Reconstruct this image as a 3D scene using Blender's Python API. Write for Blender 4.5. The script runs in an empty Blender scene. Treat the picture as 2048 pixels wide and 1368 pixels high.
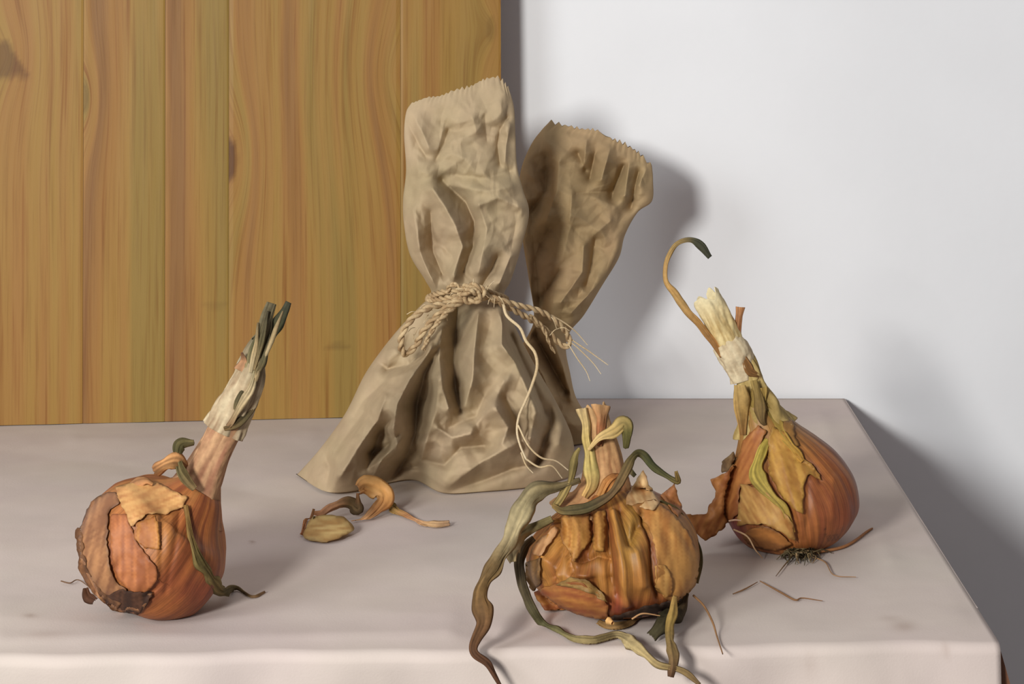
import bpy, bmesh, math, random
import numpy as np
from mathutils import Vector
from mathutils.bvhtree import BVHTree
from mathutils.geometry import delaunay_2d_cdt

random.seed(4)
RNG = np.random.default_rng(7)
SC = bpy.context.scene
COL = SC.collection

# ------------------------------------------------------------------ camera
F, H, CX, CY = 4500.0, 0.3825, 1024.0, -252.0      # focal length in pixels, eye height over the table, horizon
cam_d = bpy.data.cameras.new('camera')
cam = bpy.data.objects.new('camera', cam_d)
COL.objects.link(cam)
cam.location = (0, 0, H)
cam.rotation_euler = (math.pi / 2, 0, 0)
cam_d.sensor_width = 36.0
cam_d.lens = 36.0 * F / 2048.0
cam_d.shift_y = -(684.0 - CY) / 2048.0
cam_d.clip_start = 0.02
SC.camera = cam

# ------------------------------------------------------------------ light
world = bpy.data.worlds.new('room_light')
SC.world = world
world.use_nodes = True
bg = world.node_tree.nodes['Background']
bg.inputs[0].default_value = (1.0, 0.92, 0.97, 1)
bg.inputs[1].default_value = 0.225

def area_light(name, loc, target, size, power, col):
    ld = bpy.data.lights.new(name, 'AREA')
    ld.shape = 'DISK'
    ld.size = size
    ld.energy = power
    ld.color = col
    o = bpy.data.objects.new(name, ld)
    COL.objects.link(o)
    o.location = loc
    o.rotation_euler = (Vector(target) - Vector(loc)).to_track_quat('-Z', 'Y').to_euler()
    return o
area_light('studio_lamp', (-0.75, -0.50, 0.71), (0.1, 1.5, 0.15), 0.31, 36.5, (1.0, 0.985, 0.96))
area_light('window_light', (-1.25, 0.05, 0.86), (0.1, 1.5, 0.15), 0.60, 13.0, (0.93, 0.97, 1.0))

SC.view_settings.view_transform = 'Standard'
SC.view_settings.look = 'None'
SC.view_settings.exposure = 0.0
SC.view_settings.gamma = 1.0
SC.view_settings.use_curve_mapping = False

# ------------------------------------------------------------------ helpers
def lin(c):
    c = np.asarray(c, float) / 255.0
    return np.where(c <= 0.04045, c / 12.92, ((c + 0.055) / 1.055) ** 2.4)

def U(px, py, d):
    return Vector(((px - CX) * d / F, d, H - (py - CY) * d / F))

def dtab(py):
    return F * H / (py - CY)

def proj(P):
    P = np.asarray(P)
    return np.stack([CX + F * P[:, 0] / P[:, 1], CY + F * (H - P[:, 2]) / P[:, 1]], 1)

def hash2(i, j, seed):
    n = (i.astype(np.int64) * 374761393 + j.astype(np.int64) * 668265263 + seed * 1442695041) & 0x7fffffff
    n = ((n ^ (n >> 13)) * 1274126177) & 0x7fffffff
    return ((n ^ (n >> 16)) & 0xffff) / 65535.0

def vnoise(x, y, seed=0):
    x = np.asarray(x, float); y = np.asarray(y, float)
    i = np.floor(x); j = np.floor(y)
    fx = x - i; fy = y - j
    fx = fx * fx * (3 - 2 * fx); fy = fy * fy * (3 - 2 * fy)
    a = hash2(i, j, seed); b = hash2(i + 1, j, seed); c = hash2(i, j + 1, seed); d = hash2(i + 1, j + 1, seed)
    return (a * (1 - fx) + b * fx) * (1 - fy) + (c * (1 - fx) + d * fx) * fy

def fbm(x, y, seed=0, oct=3):
    s = 0; a = 1.0; t = 0
    for k in range(oct):
        s = s + a * vnoise(x * 2 ** k, y * 2 ** k, seed + 17 * k); t += a; a *= .5
    return s / t

def facet(x, y, seed=0):
    """piecewise-flat noise: random heights joined by flat triangles, like crumpled paper"""
    x = np.asarray(x, float); y = np.asarray(y, float)
    wx = x + 0.9 * (vnoise(x * .6, y * .6, seed + 5) - .5) * 1.6
    wy = y + 0.9 * (vnoise(x * .6, y * .6, seed + 9) - .5) * 1.6
    s = (wx + wy) * 0.36603
    i = np.floor(wx + s); j = np.floor(wy + s)
    fx = wx + s - i; fy = wy + s - j
    a = hash2(i, j, seed); c = hash2(i + 1, j + 1, seed)
    b1 = hash2(i + 1, j, seed); b2 = hash2(i, j + 1, seed)
    lo = fx > fy
    return np.where(lo, a + (b1 - a) * fx + (c - b1) * fy, a + (b2 - a) * fy + (c - b2) * fx)

def segdist(px, py, pts):
    best = np.full(px.shape, 1e9)
    for (x0, y0), (x1, y1) in zip(pts[:-1], pts[1:]):
        dx, dy = x1 - x0, y1 - y0
        t = np.clip(((px - x0) * dx + (py - y0) * dy) / (dx * dx + dy * dy + 1e-9), 0, 1)
        best = np.minimum(best, np.hypot(px - x0 - t * dx, py - y0 - t * dy))
    return best

def strokes(px, py, lst, pw=1.4):
    h = np.zeros_like(px)
    for amp, w, pts in lst:
        d = segdist(px, py, pts)
        h += amp * np.exp(-(d / w) ** pw)
    return h

def Z(z, ox, oy, s):
    """zoomed-crop coordinates to photograph coordinates"""
    return [(ox + a * s, oy + b * s) for a, b in z]

def resample(pts, n, smooth=True):
    P = np.asarray(pts, float)
    if smooth and len(P) > 2:
        Q = []
        E = np.vstack([2 * P[0] - P[1], P, 2 * P[-1] - P[-2]])
        for k in range(1, len(E) - 2):
            p0, p1, p2, p3 = E[k - 1], E[k], E[k + 1], E[k + 2]
            for t in np.linspace(0, 1, 12, endpoint=False):
                Q.append(.5 * (2 * p1 + (p2 - p0) * t + (2 * p0 - 5 * p1 + 4 * p2 - p3) * t * t + (3 * p1 - p0 - 3 * p2 + p3) * t ** 3))
        Q.append(P[-1]); P = np.array(Q)
    L = np.r_[0, np.cumsum(np.linalg.norm(np.diff(P, axis=0), axis=1))]
    s = np.linspace(0, L[-1], n)
    return np.stack([np.interp(s, L, P[:, k]) for k in range(P.shape[1])], 1)

def interp(t, table):
    a = np.asarray(table, float)
    return np.interp(t, a[:, 0], a[:, 1])

def empty(name, loc, label, cat, group=None):
    o = bpy.data.objects.new(name, None)
    o.empty_display_size = 0.02
    COL.objects.link(o)
    o.location = loc
    o['label'] = label; o['category'] = cat
    if group: o['group'] = group
    return o

def root_of(o):
    while o.parent: o = o.parent
    return o

def mk(name, verts, faces, mat, parent=None, col=None, uv=None, smooth=True, solid=0.0, origin=None, attrs=None):
    V = np.asarray(verts, float)
    off = np.zeros(3)
    if parent is not None:
        off = np.array(root_of(parent).location)
    elif origin is not None:
        off = np.array(origin)
    me = bpy.data.meshes.new(name)
    me.from_pydata((V - off).tolist(), [], [tuple(int(i) for i in f) for f in faces])
    if smooth:
        me.polygons.foreach_set('use_smooth', [True] * len(me.polygons))
    if col is not None:
        a = me.color_attributes.new('Col', 'FLOAT_COLOR', 'POINT')
        c = np.ones((len(V), 4)); c[:, :3] = col
        a.data.foreach_set('color', c.ravel())
    if attrs:
        for k, v in attrs.items():
            a = me.attributes.new(k, 'FLOAT', 'POINT')
            a.data.foreach_set('value', np.asarray(v, float))
    me.materials.append(mat)
    me.update()
    o = bpy.data.objects.new(name, me)
    COL.objects.link(o)
    if parent is not None:
        o.parent = parent
    elif origin is not None:
        o.location = origin
    if solid:
        m = o.modifiers.new('thickness', 'SOLIDIFY'); m.thickness = solid; m.offset = 0
    return o

def gridfaces(nu, nv, closed_u=False):
    f = []
    for j in range(nv - 1):
        for i in range(nu if closed_u else nu - 1):
            i2 = (i + 1) % nu
            f.append((j * nu + i, j * nu + i2, (j + 1) * nu + i2, (j + 1) * nu + i))
    return f

def boxmesh(x0, x1, y0, y1, z0, z1):
    v = [(x, y, z) for x in (x0, x1) for y in (y0, y1) for z in (z0, z1)]
    f = [(0, 1, 3, 2), (4, 6, 7, 5), (0, 4, 5, 1), (2, 3, 7, 6), (0, 2, 6, 4), (1, 5, 7, 3)]
    return v, f

# ------------------------------------------------------------------ materials
def newmat(name):
    m = bpy.data.materials.new(name); m.use_nodes = True
    nt = m.node_tree
    return m, nt, nt.nodes['Principled BSDF']

def tint_mat(name, base, var=0.06, rough=0.8, scale=30, bump=0.1, bscale=300, stretch=(1, 1, 1), spec=0.3):
    m, nt, b = newmat(name)
    tc = nt.nodes.new('ShaderNodeTexCoord')
    mp = nt.nodes.new('ShaderNodeMapping'); mp.inputs['Scale'].default_value = stretch
    nt.links.new(tc.outputs['Object'], mp.inputs['Vector'])
    n = nt.nodes.new('ShaderNodeTexNoise'); n.inputs['Scale'].default_value = scale; n.inputs['Detail'].default_value = 5
    nt.links.new(mp.outputs[0], n.inputs['Vector'])
    r = nt.nodes.new('ShaderNodeValToRGB')
    c = lin(base)
    r.color_ramp.elements[0].position = .3; r.color_ramp.elements[1].position = .7
    r.color_ramp.elements[0].color = (*(c * (1 - var)), 1); r.color_ramp.elements[1].color = (*np.clip(c * (1 + var), 0, .95), 1)
    nt.links.new(n.outputs['Fac'], r.inputs[0]); nt.links.new(r.outputs[0], b.inputs['Base Color'])
    n2 = nt.nodes.new('ShaderNodeTexNoise'); n2.inputs['Scale'].default_value = bscale; n2.inputs['Detail'].default_value = 3
    nt.links.new(mp.outputs[0], n2.inputs['Vector'])
    bp = nt.nodes.new('ShaderNodeBump'); bp.inputs['Strength'].default_value = bump; bp.inputs['Distance'].default_value = .001
    nt.links.new(n2.outputs['Fac'], bp.inputs['Height']); nt.links.new(bp.outputs[0], b.inputs['Normal'])
    b.inputs['Roughness'].default_value = rough
    b.inputs['Specular IOR Level'].default_value = spec
    return m

def attr_mat(name, rough=0.55, spec=0.35, var=0.12, scale=250, bump=0.15, bscale=500):
    """colour from the mesh's own colour attribute, with fine procedural mottling"""
    m, nt, b = newmat(name)
    at = nt.nodes.new('ShaderNodeAttribute'); at.attribute_name = 'Col'
    tc = nt.nodes.new('ShaderNodeTexCoord')
    n = nt.nodes.new('ShaderNodeTexNoise'); n.inputs['Scale'].default_value = scale; n.inputs['Detail'].default_value = 4
    nt.links.new(tc.outputs['Object'], n.inputs['Vector'])
    mr = nt.nodes.new('ShaderNodeMapRange'); mr.inputs['From Min'].default_value = .25; mr.inputs['From Max'].default_value = .75
    mr.inputs['To Min'].default_value = 1 - var; mr.inputs['To Max'].default_value = 1 + var
    nt.links.new(n.outputs['Fac'], mr.inputs['Value'])
    mx = nt.nodes.new('ShaderNodeVectorMath'); mx.operation = 'SCALE'
    nt.links.new(at.outputs['Color'], mx.inputs[0]); nt.links.new(mr.outputs[0], mx.inputs['Scale'])
    nt.links.new(mx.outputs[0], b.inputs['Base Color'])
    n2 = nt.nodes.new('ShaderNodeTexNoise'); n2.inputs['Scale'].default_value = bscale; n2.inputs['Detail'].default_value = 3
    nt.links.new(tc.outputs['Object'], n2.inputs['Vector'])
    bp = nt.nodes.new('ShaderNodeBump'); bp.inputs['Strength'].default_value = bump; bp.inputs['Distance'].default_value = .0006
    nt.links.new(n2.outputs['Fac'], bp.inputs['Height']); nt.links.new(bp.outputs[0], b.inputs['Normal'])
    b.inputs['Roughness'].default_value = rough
    b.inputs['Specular IOR Level'].default_value = spec
    return m

M_wall = tint_mat('white_plaster', (232, 233, 234), .025, .9, 9, .12, 120, spec=.15)
M_floor = tint_mat('grey_floor', (92, 88, 82), .1, .8, 6, .1, 80)
M_tablewood = tint_mat('brown_table_wood', (128, 88, 66), .2, .5, 30, .1, 200, (1, 1, .1))
M_cloth = attr_mat('cotton_cloth', .9, .1, .03, 40, .12, 900)
M_paper = attr_mat('brown_kraft_paper', .82, .15, .07, 120, .12, 700)
M_plant = attr_mat('dry_onion_skin', .55, .25, .10, 260, .12, 500)
M_bulb = attr_mat('onion_bulb_skin', .5, .3, .10, 260, .12, 500)
def add_meridian_veins(m):
    nt = m.node_tree; b = nt.nodes['Principled BSDF']
    src = b.inputs['Base Color'].links[0].from_socket
    a = nt.nodes.new('ShaderNodeAttribute'); a.attribute_name = 'around'
    t = nt.nodes.new('ShaderNodeAttribute'); t.attribute_name = 'along'
    cb = nt.nodes.new('ShaderNodeCombineXYZ'); nt.links.new(a.outputs['Fac'], cb.inputs[0]); nt.links.new(t.outputs['Fac'], cb.inputs[1])
    mp = nt.nodes.new('ShaderNodeMapping'); mp.inputs['Scale'].default_value = (26, 2.2, 1); nt.links.new(cb.outputs[0], mp.inputs['Vector'])
    n = nt.nodes.new('ShaderNodeTexNoise'); n.inputs['Scale'].default_value = 1; n.inputs['Detail'].default_value = 5; n.inputs['Roughness'].default_value = .65
    nt.links.new(mp.outputs[0], n.inputs['Vector'])
    mr = nt.nodes.new('ShaderNodeMapRange'); mr.inputs['From Min'].default_value = .38; mr.inputs['From Max'].default_value = .66
    mr.inputs['To Min'].default_value = .62; mr.inputs['To Max'].default_value = 1.12
    nt.links.new(n.outputs['Fac'], mr.inputs['Value'])
    sc = nt.nodes.new('ShaderNodeVectorMath'); sc.operation = 'SCALE'
    nt.links.new(src, sc.inputs[0]); nt.links.new(mr.outputs[0], sc.inputs['Scale']); nt.links.new(sc.outputs[0], b.inputs['Base Color'])
add_meridian_veins(M_bulb)
M_leaf = attr_mat('withered_leaf', .75, .15, .16, 400, .25, 700)
M_twine = attr_mat('jute_twine', .9, .1, .15, 900, .3, 1500)

# wood: colour from a warped grain coordinate stored on each plank
def wood_mat():
    m, nt, b = newmat('oiled_pine')
    g = nt.nodes.new('ShaderNodeAttribute'); g.attribute_name = 'grain'
    k = nt.nodes.new('ShaderNodeAttribute'); k.attribute_name = 'knot'
    h = nt.nodes.new('ShaderNodeAttribute'); h.attribute_name = 'along'
    def noise(sx, sz, detail, rough=.55):
        cb = nt.nodes.new('ShaderNodeCombineXYZ')
        a = nt.nodes.new('ShaderNodeMath'); a.operation = 'MULTIPLY'; a.inputs[1].default_value = sx
        c = nt.nodes.new('ShaderNodeMath'); c.operation = 'MULTIPLY'; c.inputs[1].default_value = sz
        nt.links.new(g.outputs['Fac'], a.inputs[0]); nt.links.new(h.outputs['Fac'], c.inputs[0])
        nt.links.new(a.outputs[0], cb.inputs[0]); nt.links.new(c.outputs[0], cb.inputs[1])
        n = nt.nodes.new('ShaderNodeTexNoise'); n.inputs['Scale'].default_value = 1; n.inputs['Detail'].default_value = detail
        n.inputs['Roughness'].default_value = rough
        nt.links.new(cb.outputs[0], n.inputs['Vector'])
        return n
    broad = noise(34, 1.2, 2)
    fine = noise(420, 9, 4, .6)
    streak = noise(230, 5, 3, .6)
    r = nt.nodes.new('ShaderNodeValToRGB')
    e = r.color_ramp.elements
    e[0].position = .36; e[0].color = (*lin((130, 92, 48)), 1)
    e[1].position = .64; e[1].color = (*lin((136, 110, 52)), 1)
    x = e.new(.45); x.color = (*lin((146, 105, 51)), 1)
    x = e.new(.55); x.color = (*lin((148, 114, 54)), 1)
    nt.links.new(broad.outputs['Fac'], r.inputs[0])
    def mul(prev, src, lo, hi, dark):
        mr = nt.nodes.new('ShaderNodeMapRange'); mr.inputs['From Min'].default_value = lo; mr.inputs['From Max'].default_value = hi
        nt.links.new(src, mr.inputs['Value'])
        mx = nt.nodes.new('ShaderNodeMix'); mx.data_type = 'RGBA'; mx.blend_type = 'MULTIPLY'
        nt.links.new(mr.outputs[0], mx.inputs['Factor']); nt.links.new(prev, mx.inputs['A']); mx.inputs['B'].default_value = (*dark, 1)
        return mx.outputs['Result']
    c = mul(r.outputs[0], streak.outputs['Fac'], .55, .72, (.74, .57, .42))
    c = mul(c, fine.outputs['Fac'], .5, .8, (.72, .64, .55))
    c = mul(c, k.outputs['Fac'], 0, 1, (.42, .34, .30))
    nt.links.new(c, b.inputs['Base Color'])
    bp = nt.nodes.new('ShaderNodeBump'); bp.inputs['Strength'].default_value = .12; bp.inputs['Distance'].default_value = .0006
    nt.links.new(fine.outputs['Fac'], bp.inputs['Height']); nt.links.new(bp.outputs[0], b.inputs['Normal'])
    b.inputs['Roughness'].default_value = .5
    b.inputs['Specular IOR Level'].default_value = .3
    return m
M_wood = wood_mat()

# ------------------------------------------------------------------ the setting
WALL_D = dtab(797)
def struct(name, v, f, mat):
    o = mk(name, v, f, mat, smooth=False); o['kind'] = 'structure'; return o
v, f = boxmesh(-2.2, 2.2, WALL_D + .004, WALL_D + .12, -.76, 1.9)
o = struct('wall_back', v, f, M_wall); o['label'] = 'plain white plaster wall behind the table'
v, f = boxmesh(-2.2, 2.2, -1.6, WALL_D + .12, -.80, -.745)
o = struct('floor', v, f, M_floor); o['label'] = 'dark grey floor under the table'

# table under the cloth
XR = 0.2425
FRONT_L, FRONT_R = dtab(1318), dtab(1288)
def dfront(x):
    return np.interp(x, [-.27, XR], [FRONT_L, FRONT_R])
table = empty('table', (-.2, 1.38, -.745), 'brown wooden table hidden beneath the white cloth', 'table')
v, f = boxmesh(-.72, XR - .006, FRONT_R + .008, WALL_D, -.032, -.004)
mk('table_top', v, f, M_tablewood, table, smooth=False)
v, f = boxmesh(-.70, XR - .03, FRONT_R + .035, WALL_D - .03, -.10, -.030)
mk('apron', v, f, M_tablewood, table, smooth=False)
def leg(xt, yt, xb, yb, w=.03, zt=-.005):
    v = []
    for (x, y, z) in ((xt, yt, zt), (xb, yb, -.745)):
        v += [(x - w / 2, y - w / 2, z), (x + w / 2, y - w / 2, z), (x + w / 2, y + w / 2, z), (x - w / 2, y + w / 2, z)]
    f = [(0, 1, 2, 3), (7, 6, 5, 4), (0, 4, 5, 1), (1, 5, 6, 2), (2, 6, 7, 3), (3, 7, 4, 0)]
    mk('leg', v, f, M_tablewood, table, smooth=False)
leg(XR - .0138, FRONT_R + .0188, XR + .20, FRONT_R + .03)
leg(XR - .06, WALL_D - .06, XR - .05, WALL_D - .06, zt=-.03)
leg(-.66, FRONT_L + .06, -.68, FRONT_L + .05, zt=-.03)
leg(-.66, WALL_D - .06, -.66, WALL_D - .06, zt=-.03)

# cloth: top, rounded front fold and front drop as one sheet, side drop as another strip of it
cloth = empty('tablecloth', (-.2, 1.38, 0), 'off-white cotton cloth spread over the table', 'tablecloth')
nx, ny = 330, 150
xs = np.linspace(-.74, XR, nx)
prof = []                                   # (mode, value): distance behind the front fold or drop below it
R = .0055
for s in np.linspace(1, 0, ny) ** 1.25:
    prof.append(('top', s))
for a in np.linspace(0, math.pi / 2, 9)[1:]:
    prof.append(('arc', a))
for z in np.linspace(.004, .17, 40):
    prof.append(('drop', z))
cloth_strokes = [
    (.0022, 40, [(0, 1240), (300, 1262), (620, 1225), (900, 1235)]),
    (-.0012, 26, [(420, 962), (520, 985), (600, 1000), (760, 1000)]),
    (.0016, 34, [(0, 1105), (250, 1090), (420, 1060)]),
    (.0014, 60, [(1500, 1235), (1700, 1255), (1900, 1240)]),
    (-.0012, 30, [(0, 900), (250, 930), (480, 960)]),
    (.0012, 30, [(640, 1120), (900, 1090), (1000, 1060)]),
    (.0016, 18, [(0, 1282), (400, 1278), (900, 1268)]), (-.0014, 16, [(960, 1262), (1010, 1280), (1060, 1250)]), (.0014, 22, [(1640, 830), (1700, 960), (1780, 1120)]),
    (.0012, 20, [(150, 880), (420, 880), (620, 868)]),
]
V = []
for mode, val in prof:
    df = dfront(xs) + .0012 * np.sin(xs * 43) + .0009 * np.sin(xs * 97 + 1)
    if mode == 'top':
        y = df + R + (WALL_D - df - R) * val; z = np.zeros(nx)
    elif mode == 'arc':
        y = df + R - R * math.sin(val); z = np.full(nx, -R + R * math.cos(val))
    else:
        fold = .006 * np.sin(xs * 34 + .5) + .004 * np.sin(xs * 71 + 2) + .003 * np.sin(xs * 13)
        y = df - fold * min(1, val / .06) - .02 * val; z = np.full(nx, -R - val)
    V += list(zip(xs, y, z))
V = np.array(V)
pp = proj(V)
top = V[:, 2] > -1e-6
hh = strokes(pp[:, 0], pp[:, 1], cloth_strokes) + .0010 * (fbm(V[:, 0] * 22, V[:, 1] * 30, 3) - .5)
dep = np.clip((V[:, 1] - dfront(V[:, 0])) / .02, 0, 1) * np.clip((XR - V[:, 0]) / .01, 0, 1) * np.clip((WALL_D - V[:, 1]) / .05, 0, 1)
V[:, 2] += np.where(top, hh * dep * .8, 0)
fr = ~top
V[:, 1] += np.where(fr, .002 * (fbm(V[:, 0] * 40, V[:, 2] * 30, 8) - .5) * np.clip(-V[:, 2] / .02, 0, 1), 0)
c = np.tile(lin((200, 187, 178)), (len(V), 1))
n1 = fbm(V[:, 0] * 9, V[:, 1] * 12 + V[:, 2] * 9, 21)[:, None]
n2 = fbm(V[:, 0] * 14 + 7, V[:, 1] * 20 + V[:, 2] * 12, 44)[:, None]
c = c * (1 + (n1 - .5) * np.array([.12, .06, .10])) * (1 + (n2 - .5) * np.array([.10, .14, .06]))
for (sx, sy, sw, sh, am) in ((1808, 1256, 22, 10, .30), (1780, 1240, 20, 6, .16), (60, 1238, 12, 5, .35), (90, 1278, 40, 8, .14), (505, 1085, 3, 3, .5),
                             (1890, 1300, 8, 16, .2), (1620, 1330, 14, 26, .14), (1410, 1215, 5, 5, .0)):
    m = np.exp(-((pp[:, 0] - sx) / sw) ** 2 - ((pp[:, 1] - sy) / sh) ** 2)[:, None] * am
    c = c * (1 - m) + lin((120, 88, 62)) * m
mk('cloth_top', V, gridfaces(nx, len(prof)), M_cloth, cloth, col=c, solid=.0014).modifiers['thickness'].offset = 1
# side drop on the right
nv = 20
yy = np.linspace(FRONT_R + .055, WALL_D - .002, 120)
V = []
for j, z in enumerate(np.linspace(0, .14, nv)):
    for y in yy:
        V.append((XR - .0003 + .002 * min(1, j / 3) + .004 * math.sin(y * 60) * z / .14, y, -z))
c = np.tile(lin((200, 187, 178)), (len(V), 1))
mk('side_drop', V, gridfaces(len(yy), nv), M_cloth, cloth, col=c, solid=.0012)

# ------------------------------------------------------------------ wooden board made of planks
bA = Vector(((0 - CX) * dtab(853) / F, dtab(853), 0)); bB = Vector(((1004 - CX) * dtab(830) / F, dtab(830), 0))
bdir = (bB - bA).normalized(); bn = Vector((-bdir.y, bdir.x, 0))       # bn points to the wall
LEAN = math.tan(math.radians(1.6))
board = empty('wooden_board', (bA + bB) / 2, 'ochre pine board of upright planks standing behind the onions', 'board')
TH = .019; BH = .43
def s_of(px):                                    # position along the board for a pixel column at table height
    k = (px - CX) / F
    return (k * bA.y - bA.x) / (bdir.x - k * bdir.y)
def sz_of(px, py):
    s = s_of(px); d = bA.y + bdir.y * s
    return s, H - (py - CY) * d / F
bounds = [-420, -230, -20, 165, 329, 457, 802, 1004]
knots = [  # px, py, half width px, half height px, pull, darkness
    (457, 322, 16, 42, 1.0, 1.0), (165, 198, 10, 30, .7, .45), (8, 112, 22, 36, .5, .8), (800, 150, 40, 70, -.8, .0), (675, 694, 24, 7, .0, .35), (985, 60, 10, 26, .4, .25), (430, 612, 26, 7, 0, .18)]
for q in range(len(bounds) - 1):
    s0, s1 = s_of(bounds[q]), s_of(bounds[q + 1])
    nu, nv = 40, 150
    inset = .00008
    su = np.linspace(s0 + inset, s1 - inset, nu); zv = np.linspace(.0008, BH, nv)
    S, ZZ = np.meshgrid(su, zv)
    S = S.ravel(); ZZ = ZZ.ravel()
    off = np.array([0, .0003, -.0001, .0001, .0004, 0, .0002])[q]
    ed = np.minimum(S - s0, s1 - S) - inset
    dn = off + .0004 * np.exp(-ed / .0007) + .0006 * (fbm(S * 60 + q * 9, ZZ * 6, 5) - .5)
    def place(S, ZZ, dn):
        return np.stack([bA.x + bdir.x * S + bn.x * (dn + LEAN * ZZ), bA.y + bdir.y * S + bn.y * (dn + LEAN * ZZ), ZZ], 1)
    Vf = place(S, ZZ, dn)
    g = S.copy() + q * .37; kn = np.zeros(len(S))
    for (kx, ky, hw, hh_, pull, dark) in knots:
        if not (bounds[q] - 1 <= kx < bounds[q + 1] - 1): continue
        ks, kz = sz_of(kx, ky)
        hw_m = hw * bA.y / F; hh_m = hh_ * bA.y / F
        r = np.sqrt(((S - ks) / (hw_m * 3)) ** 2 + ((ZZ - kz) / (hh_m * 2.6)) ** 2)
        g += pull * (-.035) * np.exp(-r ** 1.3)
        rr = np.sqrt(((S - ks) / hw_m) ** 2 + ((ZZ - kz) / hh_m) ** 2) if kx > 60 else np.maximum(np.abs(ZZ - kz + hh_m * .2) / hh_m, (S - ks) / hw_m * .8 + (ZZ - kz) / hh_m * .8 + .25) + .35 * (fbm(S * 300, ZZ * 300, 3) - .5)
        kn = np.maximum(kn, dark * np.clip((1.2 - rr) * 3, 0, 1))
    g += .0022 * (fbm(S * 20 + q * 3, ZZ * 5, 31) - .5)
    F_ = gridfaces(nu, nv)
    Vb = place(S, ZZ, np.full(len(S), TH))
    cid = [0, nu - 1, nu * nv - 1, nu * (nv - 1)]
    base = len(Vf)
    V = np.vstack([Vf, Vb[cid]])
    b0, b1, b2, b3 = base, base + 1, base + 2, base + 3
    F_ = F_ + [(b0, b3, b2, b1)]
    F_ += [tuple([b0, b1] + [i for i in range(nu - 1, -1, -1)]), tuple([b2, b3] + [nu * (nv - 1) + i for i in range(nu)])]
    F_ += [tuple([b3, b0] + [j * nu for j in range(nv)]), tuple([b1, b2] + [j * nu + nu - 1 for j in range(nv - 1, -1, -1)])]
    ga = np.r_[g, g[cid]]; ka = np.r_[kn, kn[cid] * 0]; al = np.r_[ZZ, ZZ[cid]] + q * .61
    mk('plank', V, F_, M_wood, board, attrs={'grain': ga, 'knot': ka, 'along': al}, smooth=False)

# ------------------------------------------------------------------ paper bags
def coons(Lc, Rc, Bc, Tc, nu, nv):
    u = np.linspace(0, 1, nu)[None, :, None]; v = np.linspace(0, 1, nv)[:, None, None]
    L_ = Lc[:, None, :]; R_ = Rc[:, None, :]; B_ = Bc[None, :, :]; T_ = Tc[None, :, :]
    return ((1 - u) * L_ + u * R_ + (1 - v) * B_ + v * T_
            - ((1 - u) * (1 - v) * Lc[0] + u * (1 - v) * Rc[0] + (1 - u) * v * Lc[-1] + u * v * Rc[-1]))

def zigzag(Tc, teeth, amp, seed):
    n = len(Tc); s = np.linspace(0, 1, n)
    ss = s * teeth + 1.5 * vnoise(s * teeth * .5, s * 0 + 3, seed + 1)
    w = np.abs((ss % 1) * 2 - 1)
    irr = vnoise(s * teeth * .7, s * 0, seed)
    out = Tc.copy(); out[:, 1] += (w - .5) * amp * (.1 + 1.5 * irr) + (vnoise(s * 7, s * 0 + 2, seed + 2) - .5) * 9
    return out

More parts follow.
